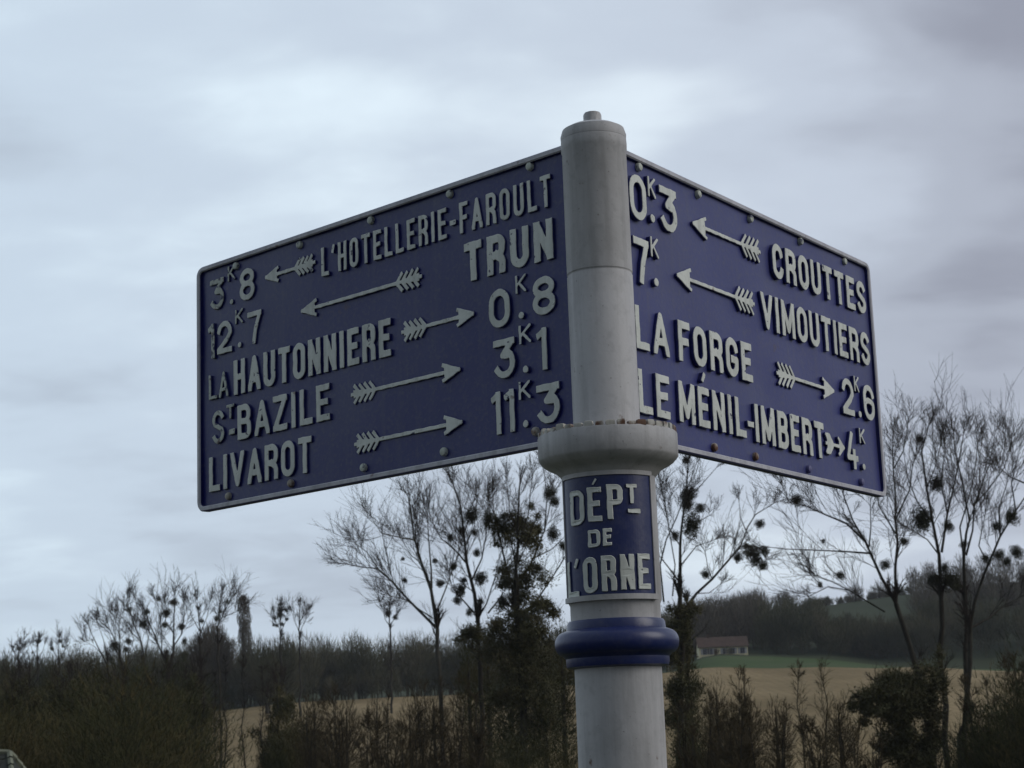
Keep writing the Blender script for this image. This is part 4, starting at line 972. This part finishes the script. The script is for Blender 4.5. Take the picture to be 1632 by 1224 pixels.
# scrub on the valley floor
def bushes(name, label, spots, hh, mat, twigs, tw, th, wide=.55):
    V, Fc = [], []; nv = 0
    for (x, y, k) in spots:
        z = terrain(x, y); h = hh*k; cr = h*wide*rng.uniform(.5, 1.1)
        n = int(twigs*k*2.1)
        a = rng.uniform(0, 6.28, n); rr = cr*rng.random(n)**.5; zz_ = rng.random(n)**.8
        P = np.stack([x+rr*np.cos(a)*(.35+.65*zz_), y+rr*np.sin(a)*(.35+.65*zz_), z+zz_*h*(1-.35*(rr/cr)**2)], 1)
        g = np.stack([np.cos(a)*.45, np.sin(a)*.45, np.full(n, .9)], 1)+rng.normal(size=(n, 3))*.35; g /= np.linalg.norm(g, axis=1)[:, None]
        l = rng.uniform(*tw, size=n)[:, None]; sd = np.cross(g, rng.normal(size=(n, 3))); sd /= np.linalg.norm(sd, axis=1)[:, None]
        t_ = th*.55*rng.uniform(.5, 1.6, size=n)[:, None]; l = l*.62
        V.append(np.stack([P-sd*t_, P+sd*t_, P+g*l], 1).reshape(-1, 3)); Fc.append(np.arange(3*n).reshape(-1, 3)+nv); nv += 3*n
    V = np.vstack(V); Fc = np.vstack(Fc).astype(np.int32)
    me = bpy.data.meshes.new(name); me.vertices.add(len(V)); me.vertices.foreach_set('co', V.ravel().astype(np.float32))
    me.loops.add(Fc.size); me.loops.foreach_set('vertex_index', Fc.ravel()); me.polygons.add(len(Fc))
    me.polygons.foreach_set('loop_start', np.arange(0, Fc.size, 3, dtype=np.int32)); me.update(calc_edges=True); me.materials.append(mat)
    o = link(name, me, kind='stuff'); tag(o, label, 'scrub'); return o
def gauss_spots(rows):
    o = []
    for (x0, x1, r0, r1, n, k0, k1) in rows:
        for _ in range(n):
            px = rng.uniform(x0, x1); r = rng.uniform(r0, r1); o.append(((px-816)/FPX*r, r, rng.uniform(k0, k1)))
    return o
bushes('scrub', 'dense dark scrub and brambles filling the valley floor on the left', gauss_spots([(-300, 295, 130, 190, 145, .6, 1.2), (-300, 285, 85, 130, 68, .6, 1.0), (425, 480, 120, 170, 11, .5, .9), (400, 440, 120, 150, 4, .2, .35)]), 10.5, M_SCRUB, 1500, (.4, 1.3), .035, .42)
bushes('scrub', 'brown scrub under the bare trees in the middle', gauss_spots([(470, 740, 100, 150, 18, .2, .6), (730, 900, 90, 130, 26, .4, 1.0), (1060, 1120, 95, 130, 12, .6, 1.1)]), 8.0, M_SCRUB, 950, (.3, 1.0), .024, .42)
bushes('scrub', 'dark scrub below the trees at the right edge', gauss_spots([(1575, 1950, 80, 120, 60, .8, 1.25), (1490, 1580, 85, 120, 26, .35, .8), (1110, 1460, 70, 110, 24, .12, .34)]), 8.5, M_SCRUB, 1300, (.3, 1.0), .028, .42)

# separate shrubs and saplings that show one by one
def shrub(label, px, ytop, Y, w, stems=6, _t=TWIG_R.__setitem__(0, 0.009), group='bare shrubs and saplings in front of the field', mat=None, name='bare_shrub', leader=False):
    b = at(px, ytop, Y); topz = b.z; b.z = terrain(b.x, b.y)-.05; H = topz-b.z
    t = empty(name, b, label, 'shrub' if not leader else 'sapling', group)
    tb, cb = MB(), MB(); W2 = w*Y/FPX
    for s in range(stems):
        a = rng.uniform(0, 6.28); k = rng.uniform(.2, 1) if stems > 1 else 0; h = H*rng.uniform(.72, 1.0) if s else H
        e = Vector((math.cos(a)*W2*k*.7, math.sin(a)*W2*k*.7, h)); m1 = e*.5; m1.x *= .6; m1.y *= .6
        st = Vector((math.cos(a)*.15*k, math.sin(a)*.15*k, 0))
        limb(tb, cb, [st, m1, e], .04+.005*H, .014, density=1.3, blen=W2*(.62 if not leader else .85)+.4, fork=(4, 4), up=.10, start=.08, spread=.95)
    for i in range(int(900 if not leader else 380)):
        d = Vector(rng.normal(size=3)); d.normalize(); d.z = abs(d.z)*1.1-.25; q = rng.random()**.5
        p = Vector((d.x*W2*q, d.y*W2*q, H*(.50+.40*d.z*q) if not leader else H*rng.uniform(.35, 1)))
        if leader: p.x *= (1.1-p.z/H)*1.2; p.y *= (1.1-p.z/H)*1.2
        g = unit(Vector((d.x, d.y, 0))*.6+UPV*.8+perp(UPV)*.35); l = rng.uniform(.25, .75)*(.6+.4*W2)
        cb.v += [tuple(p-perp(g)*.012), tuple(p+perp(g)*.012), tuple(p+g*l)]; n_ = len(cb.v); cb.f.append((n_-3, n_-2, n_-1))
    link('stems', tb.mesh('stems', M_BARK, True), t); link('twigs', cb.mesh('twigs', mat or M_TWIG_RED), t, kind='stuff'); return t
shrub('broad reddish shrub with two dark stems just right of the post', 1163, 1086, 74, 44, 6)
shrub('reddish shrub rising against the green strip below the cottage', 1190, 1078, 78, 40, 5)
shrub('slender bare sapling, left of the pair standing against the pale field', 1273, 1070, 80, 24, 1, leader=True, name='sapling')
shrub('slender bare sapling, right of the pair standing against the pale field', 1308, 1072, 82, 28, 1, leader=True, name='sapling')
shrub('low brown shrub between the post and the broad reddish shrub', 1128, 1120, 76, 26, 5)
shrub('low rounded brown shrub at the foot of the sapling pair', 1240, 1135, 70, 30, 6)
shrub('low tangle of twigs left of the ivy clad round crown', 1352, 1140, 74, 34, 6)
shrub('wispy shrub low in the field left of the long limbed tree', 540, 1108, 105, 44, 6)
shrub('dark stemmed shrub under the long limbed tree', 620, 1120, 100, 36, 5)
shrub('arching shrub in front of the field below the long limbed tree', 668, 1100, 98, 34, 5)
shrub('thin brown shrub at the left end of the visible field', 492, 1120, 110, 30, 5)
shrub('bushy shrub at the foot of the ball covered tree', 725, 1095, 98, 34, 6)
for (x, yt, lab) in ((321, 1118, 'thin dark stem at the left rim of the gap in the scrub'), (343, 1140, 'shorter dark stem inside the gap in the scrub'), (359, 1115, 'taller thin stem in the middle of the gap in the scrub'), (387, 1112, 'thick dark stem at the right of the gap in the scrub'), (418, 1130, 'thin stem just right of the gap in the scrub')):
    shrub(lab, x, yt-60, 128, 14, 1, leader=True, name='sapling', group='thin stems in the gap in the left scrub', mat=M_TWIG)
for i, (x, yt, w, lab) in enumerate(((35, 1080, 40, 'ivy covered scrub tree in the bottom left corner behind the shed'), (110, 1075, 44, 'ivy covered scrub tree below the small skyline tree with three clumps'), (185, 1090, 40, 'ivy covered scrub tree below the low mistletoe ball'),
                                     (258, 1080, 42, 'ivy covered scrub tree below the central tree of the left cluster'), (310, 1070, 30, 'ivy covered scrub tree left of the gap in the scrub'), (440, 1085, 34, 'ivy covered scrub tree right of the gap in the scrub'))):
    traced_tree(lab, 122+4*i, [(x, 1225), (x+2, 1180)], [(.08, [(x+2, 1180), (x-w*.3, 1130), (x-w*.4, yt+20)]), (.08, [(x+2, 1180), (x+w*.2, 1130), (x+w*.3, yt)]), (.07, [(x+2, 1185), (x+3, 1140), (x+1, yt+5)])],
                .14, [], [(x+rng.uniform(-.5, .5)*w, yt+rng.uniform(25, 130), rng.uniform(10, 20), rng.uniform(10, 22)) for _ in range(9)], blen=2.6, dens=1.0, name='scrub_tree', ivyd=.9, group='ivy covered scrub trees on the left')

# ------------------------------------------------------------------ cottage beyond the field
YH = 484
c0 = at(1114.5, 1047, YH); c1 = at(1192.5, 1047, YH)
hw = c1.x-c0.x; hb = terrain((c0.x+c1.x)/2, YH)
base = Vector((c0.x, YH, at(1153, 1047, YH).z))
ct = empty('cottage', base, 'long low cream cottage with a brown tiled roof at the top of the field', 'house')
DP = 6.5; WH = 2.9
m = MB(); m.box(0, hw, 0, DP, -3, WH)
m.add([(0, 0, WH), (0, DP, WH), (0, DP/2, WH+2.3)], [(0, 2, 1)]); m.add([(hw, 0, WH), (hw, DP, WH), (hw, DP/2, WH+2.3)], [(0, 1, 2)])
link('wall', m.mesh('wall', M_RENDERW), ct)
m = MB(); e = .35
m.add([(-e, -e, WH-.25), (hw+e, -e, WH-.25), (hw+e, DP/2, WH+2.45), (-e, DP/2, WH+2.45), (-e, DP+e, WH-.25), (hw+e, DP+e, WH-.25),
       (-e, -e, WH-.40), (hw+e, -e, WH-.40), (hw+e, DP/2, WH+2.3), (-e, DP/2, WH+2.3), (-e, DP+e, WH-.40), (hw+e, DP+e, WH-.40)],
      [(0, 1, 2, 3), (3, 2, 5, 4), (7, 6, 9, 8), (8, 9, 10, 11), (0, 6, 7, 1), (4, 5, 11, 10), (0, 3, 9, 6), (3, 4, 10, 9), (2, 1, 7, 8), (5, 2, 8, 11)])
rf = link('roof', m.mesh('roof', M_TILE), ct)
m = MB(); m.box(-.32, .32, -.3, .3, -.9, .8); ch = link('chimney', m.mesh('chimney', M_TILE), rf, loc=(hw*.22, DP/2, WH+2.5))
S_ = hw/78.0
for (a, b_, z0, z1, kind) in ((6.5, 12.5, .8, 2.2, 'w'), (17.5, 21.5, .8, 2.2, 'w'), (24, 29, 0, 2.15, 'd'), (38, 42, .8, 2.2, 'w'), (50, 57, .8, 2.2, 'w'), (66, 73, .8, 2.2, 'w')):
    x0, x1 = a*S_, b_*S_
    m = MB(); m.box(x0, x1, -.06, .05, z0, z1)
    if kind == 'd': link('door', m.mesh('door', M_DOOR), ct); continue
    wn = link('window', m.mesh('window', M_GLASS), ct)
    m = MB(); k = .07
    m.box(x0-k, x0, -.09, .02, z0, z1); m.box(x1, x1+k, -.09, .02, z0, z1); m.box(x0-k, x1+k, -.09, .02, z1+.001, z1+k); m.box(x0-k, x1+k, -.11, .02, z0-k, z0-.001); m.box((x0+x1)/2-.03, (x0+x1)/2+.03, -.10, -.062, z0, z1)
    link('frame', m.mesh('frame', M_SHUTTER), wn)
    for xs_ in (x0-k-.5, x1+k+.02):
        m = MB(); m.box(xs_, xs_+.46, -.05, -.002, z0, z1); link('shutter', m.mesh('shutter', M_SHUTTER), ct)
bushes('garden_bush', 'dark bushes against the front of the cottage', [(c0.x+hw*.58, YH-2, 1.0), (c0.x+hw*.63, YH-2, .8), (c0.x+hw*.36, YH-2, .7)], 1.9, M_WOOD_FAR, 260, (.2, .5), .05, .6)

# ------------------------------------------------------------------ shed roof in the bottom left corner
YS = 58
pk = at(15, 1200, YS); ph = at(41, 1226, YS-3.2)
gz = terrain(pk.x, YS)
sh = empty('outbuilding', (pk.x, YS, gz), 'slate roofed outbuilding with pale ridge tiles, cut off by the bottom left corner', 'shed')
Hr = pk.z-gz; D2 = 3.4; eav = Hr-2.6; LX = -9.0; hx = 1.25
m = MB(); m.box(LX-hx+.3, hx-.3, -D2+.3, D2-.3, -.5, eav+.1); link('wall', m.mesh('wall', M_STONE), sh)
m = MB()
Rr_ = [(0, 0, Hr), (LX, 0, Hr), (hx, -D2, eav), (hx, D2, eav), (LX-hx, D2, eav), (LX-hx, -D2, eav)]
m.add(Rr_+[(x, y, z-.15) for x, y, z in Rr_], [(1, 5, 2, 0), (0, 2, 3), (0, 3, 4, 1), (1, 4, 5), (7, 6, 8, 11), (6, 9, 8), (6, 7, 10, 9), (7, 11, 10), (2, 5, 11, 8), (3, 2, 8, 9), (4, 3, 9, 10), (5, 4, 10, 11)])
rf = link('roof', m.mesh('roof', M_SLATE), sh)
def capline(a, b, n, nm):
    a, b = Vector(a), Vector(b)
    for i in range(n):
        p, q = a.lerp(b, i/n), a.lerp(b, (i+.96)/n); mm = MB(); mm.tube([p+Vector((0, 0, .02)), q+Vector((0, 0, .045))], [.085, .095], 6)
        link(nm, mm.mesh(nm, M_RIDGE), rf)
capline((0, 0, Hr), (LX, 0, Hr), 24, 'ridge_tile'); capline((0, 0, Hr), (hx, -D2, eav), 12, 'hip_tile'); capline((0, 0, Hr), (hx, D2, eav), 12, 'hip_tile')
# courses of slates on the slope that faces the post: one slate per piece near the hip, the rest joined
sl = MB(); up_ = Vector((0, D2, Hr-eav)); lu = up_.length; up_.normalize(); nrm = Vector((1, 0, 0)).cross(up_)
rows = 14
for r_ in range(rows):
    z = r_/rows; x1 = hx*(1-z); x0 = LX-hx*(1-z); n = int((x1-x0)/.32)
    for k in range(n):
        xa = x1-(k+1)*.32+(.16 if r_ % 2 else 0); xb = xa+.305
        if xb > x1-.02 or xa < x0: continue
        o = Vector((0, -D2, eav))+up_*(lu*r_/rows); p = o+up_*(lu/rows*1.08); t0, t1 = .028+rng.uniform(0, .008), .008
        a = Vector((xa, 0, 0)); b = Vector((xb, 0, 0))
        sl.add([o+a+nrm*t0, o+b+nrm*t0, p+b+nrm*t1, p+a+nrm*t1, o+a, o+b], [(0, 1, 2, 3), (4, 5, 1, 0)])
so = link('slates', sl.mesh('slates', M_SLATE), rf, kind='stuff')

G_B = 'small bare trees along the stream behind the post'
for (x, yt, Y, w, lab) in ((745, 1010, 132, 26, 'small brown tree at the left foot of the ivy smothered tree'), (775, 1000, 126, 26, 'small brown tree directly under the ball covered tree'), (862, 985, 128, 34, 'small brown tree right of the ivy smothered trunk'),
                       (893, 1000, 122, 26, 'small brown tree half hidden by the left edge of the post'), (812, 1040, 120, 30, 'small brown tree under the ivy smothered crown'), (1092, 985, 120, 18, 'small brown tree just left of the cottage')):
    dense_tree(lab, x, yt, w, (1225-yt)*.52, Y, 'stream_tree', M_SCRUB, 2000, group=G_B, sp=1.1)
for (x, yt, w, Y, lab) in ((12, 1046, 24, 190, 'rounded bare scrub tree at the left edge'), (150, 1052, 26, 184, 'rounded bare scrub tree below the leftmost tree of the cluster'), (225, 1058, 28, 180, 'rounded bare scrub tree at the foot of the tree with ascending limbs'),
                       (292, 1050, 26, 178, 'rounded bare scrub tree left of the brown dome'), (80, 1060, 26, 176, 'rounded bare scrub tree below the skyline tree with three clumps'), (425, 1034, 24, 360, 'rounded bare tree right of the columnar poplar'), (455, 1016, 26, 400, 'rounded bare tree under the tree strung with mistletoe')):
    dense_tree(lab, x, yt, w, ((1200 if Y < 300 else 1120)-yt)*.5, Y, 'scrub_tree', M_WOOD_FAR, 2600, group='rounded bare trees in the left woods', sp=1.3 if Y < 300 else 2.4)
for (x, yt, w, Y, lab) in ((500, 1100, 34, 118, 'small twiggy tree at the left end of the field'), (552, 1112, 36, 112, 'small twiggy tree under the wispy shrub'), (600, 1104, 30, 116, 'small twiggy tree left of the long limbed trunk'), (652, 1110, 34, 110, 'small twiggy tree before the long limbed trunk'),
                       (690, 1092, 34, 114, 'small twiggy tree right of the long limbed trunk'), (1140, 1078, 30, 92, 'small twiggy tree below the cottage'), (1180, 1100, 40, 88, 'small wide twiggy tree below the green strip'), (1235, 1110, 34, 90, 'small twiggy tree left of the sapling pair'), (1335, 1120, 34, 90, 'small twiggy tree right of the sapling pair')):
    dense_tree(lab, x, yt, w, (1235-yt)*.5, Y, 'twiggy_tree', M_TWIG_RED, 1150, group='small twiggy trees in front of the field', sp=.55)
# more shrubs, thinly spread, so that the pale field only shows in glimpses
for (x, yt, Y, w, lab) in ((760, 1120, 92, 30, 'tangled shrub directly left of the ivy smothered trunk'), (700, 1150, 88, 34, 'broad brown shrub low under the ball covered tree'), (590, 1150, 90, 36, 'broad twiggy shrub low in the middle of the field gap'),
                      (525, 1160, 92, 34, 'squat brown shrub at the bottom of the photo under the wispy shrub'), (645, 1170, 86, 36, 'squat twiggy shrub at the bottom under the arching shrub'), (1095, 1130, 84, 24, 'narrow shrub touching the right edge of the post'),
                      (1180, 1150, 68, 40, 'low brown shrub in front of the broad reddish shrub'), (1300, 1160, 68, 36, 'low brown shrub in front of the sapling pair'), (1385, 1165, 70, 30, 'low brown shrub under the ivy clad round crown'), (1560, 1090, 90, 36, 'brown shrub between the stems of the right hand trees'), (1610, 1060, 94, 40, 'tall brown shrub at the right edge of the photo')):
    shrub(lab, x, yt, Y, w, 6)

# ------------------------------------------------------------------ air
hz = bpy.data.materials.new('thin_haze'); hz.use_nodes = True; ht = hz.node_tree; ht.nodes.clear()
ho = N(ht, 'ShaderNodeOutputMaterial'); hv = N(ht, 'ShaderNodeVolumePrincipled'); ht.links.new(hv.outputs[0], ho.inputs['Volume'])
hv.inputs['Color'].default_value = (0.86, 0.90, 0.97, 1); hv.inputs['Density'].default_value = 0.00012; hv.inputs['Anisotropy'].default_value = 0.0
m = MB(); m.box(-6500, 6500, -6500, 6500, -75, 90); link('haze', m.mesh('haze', hz), kind='stuff')
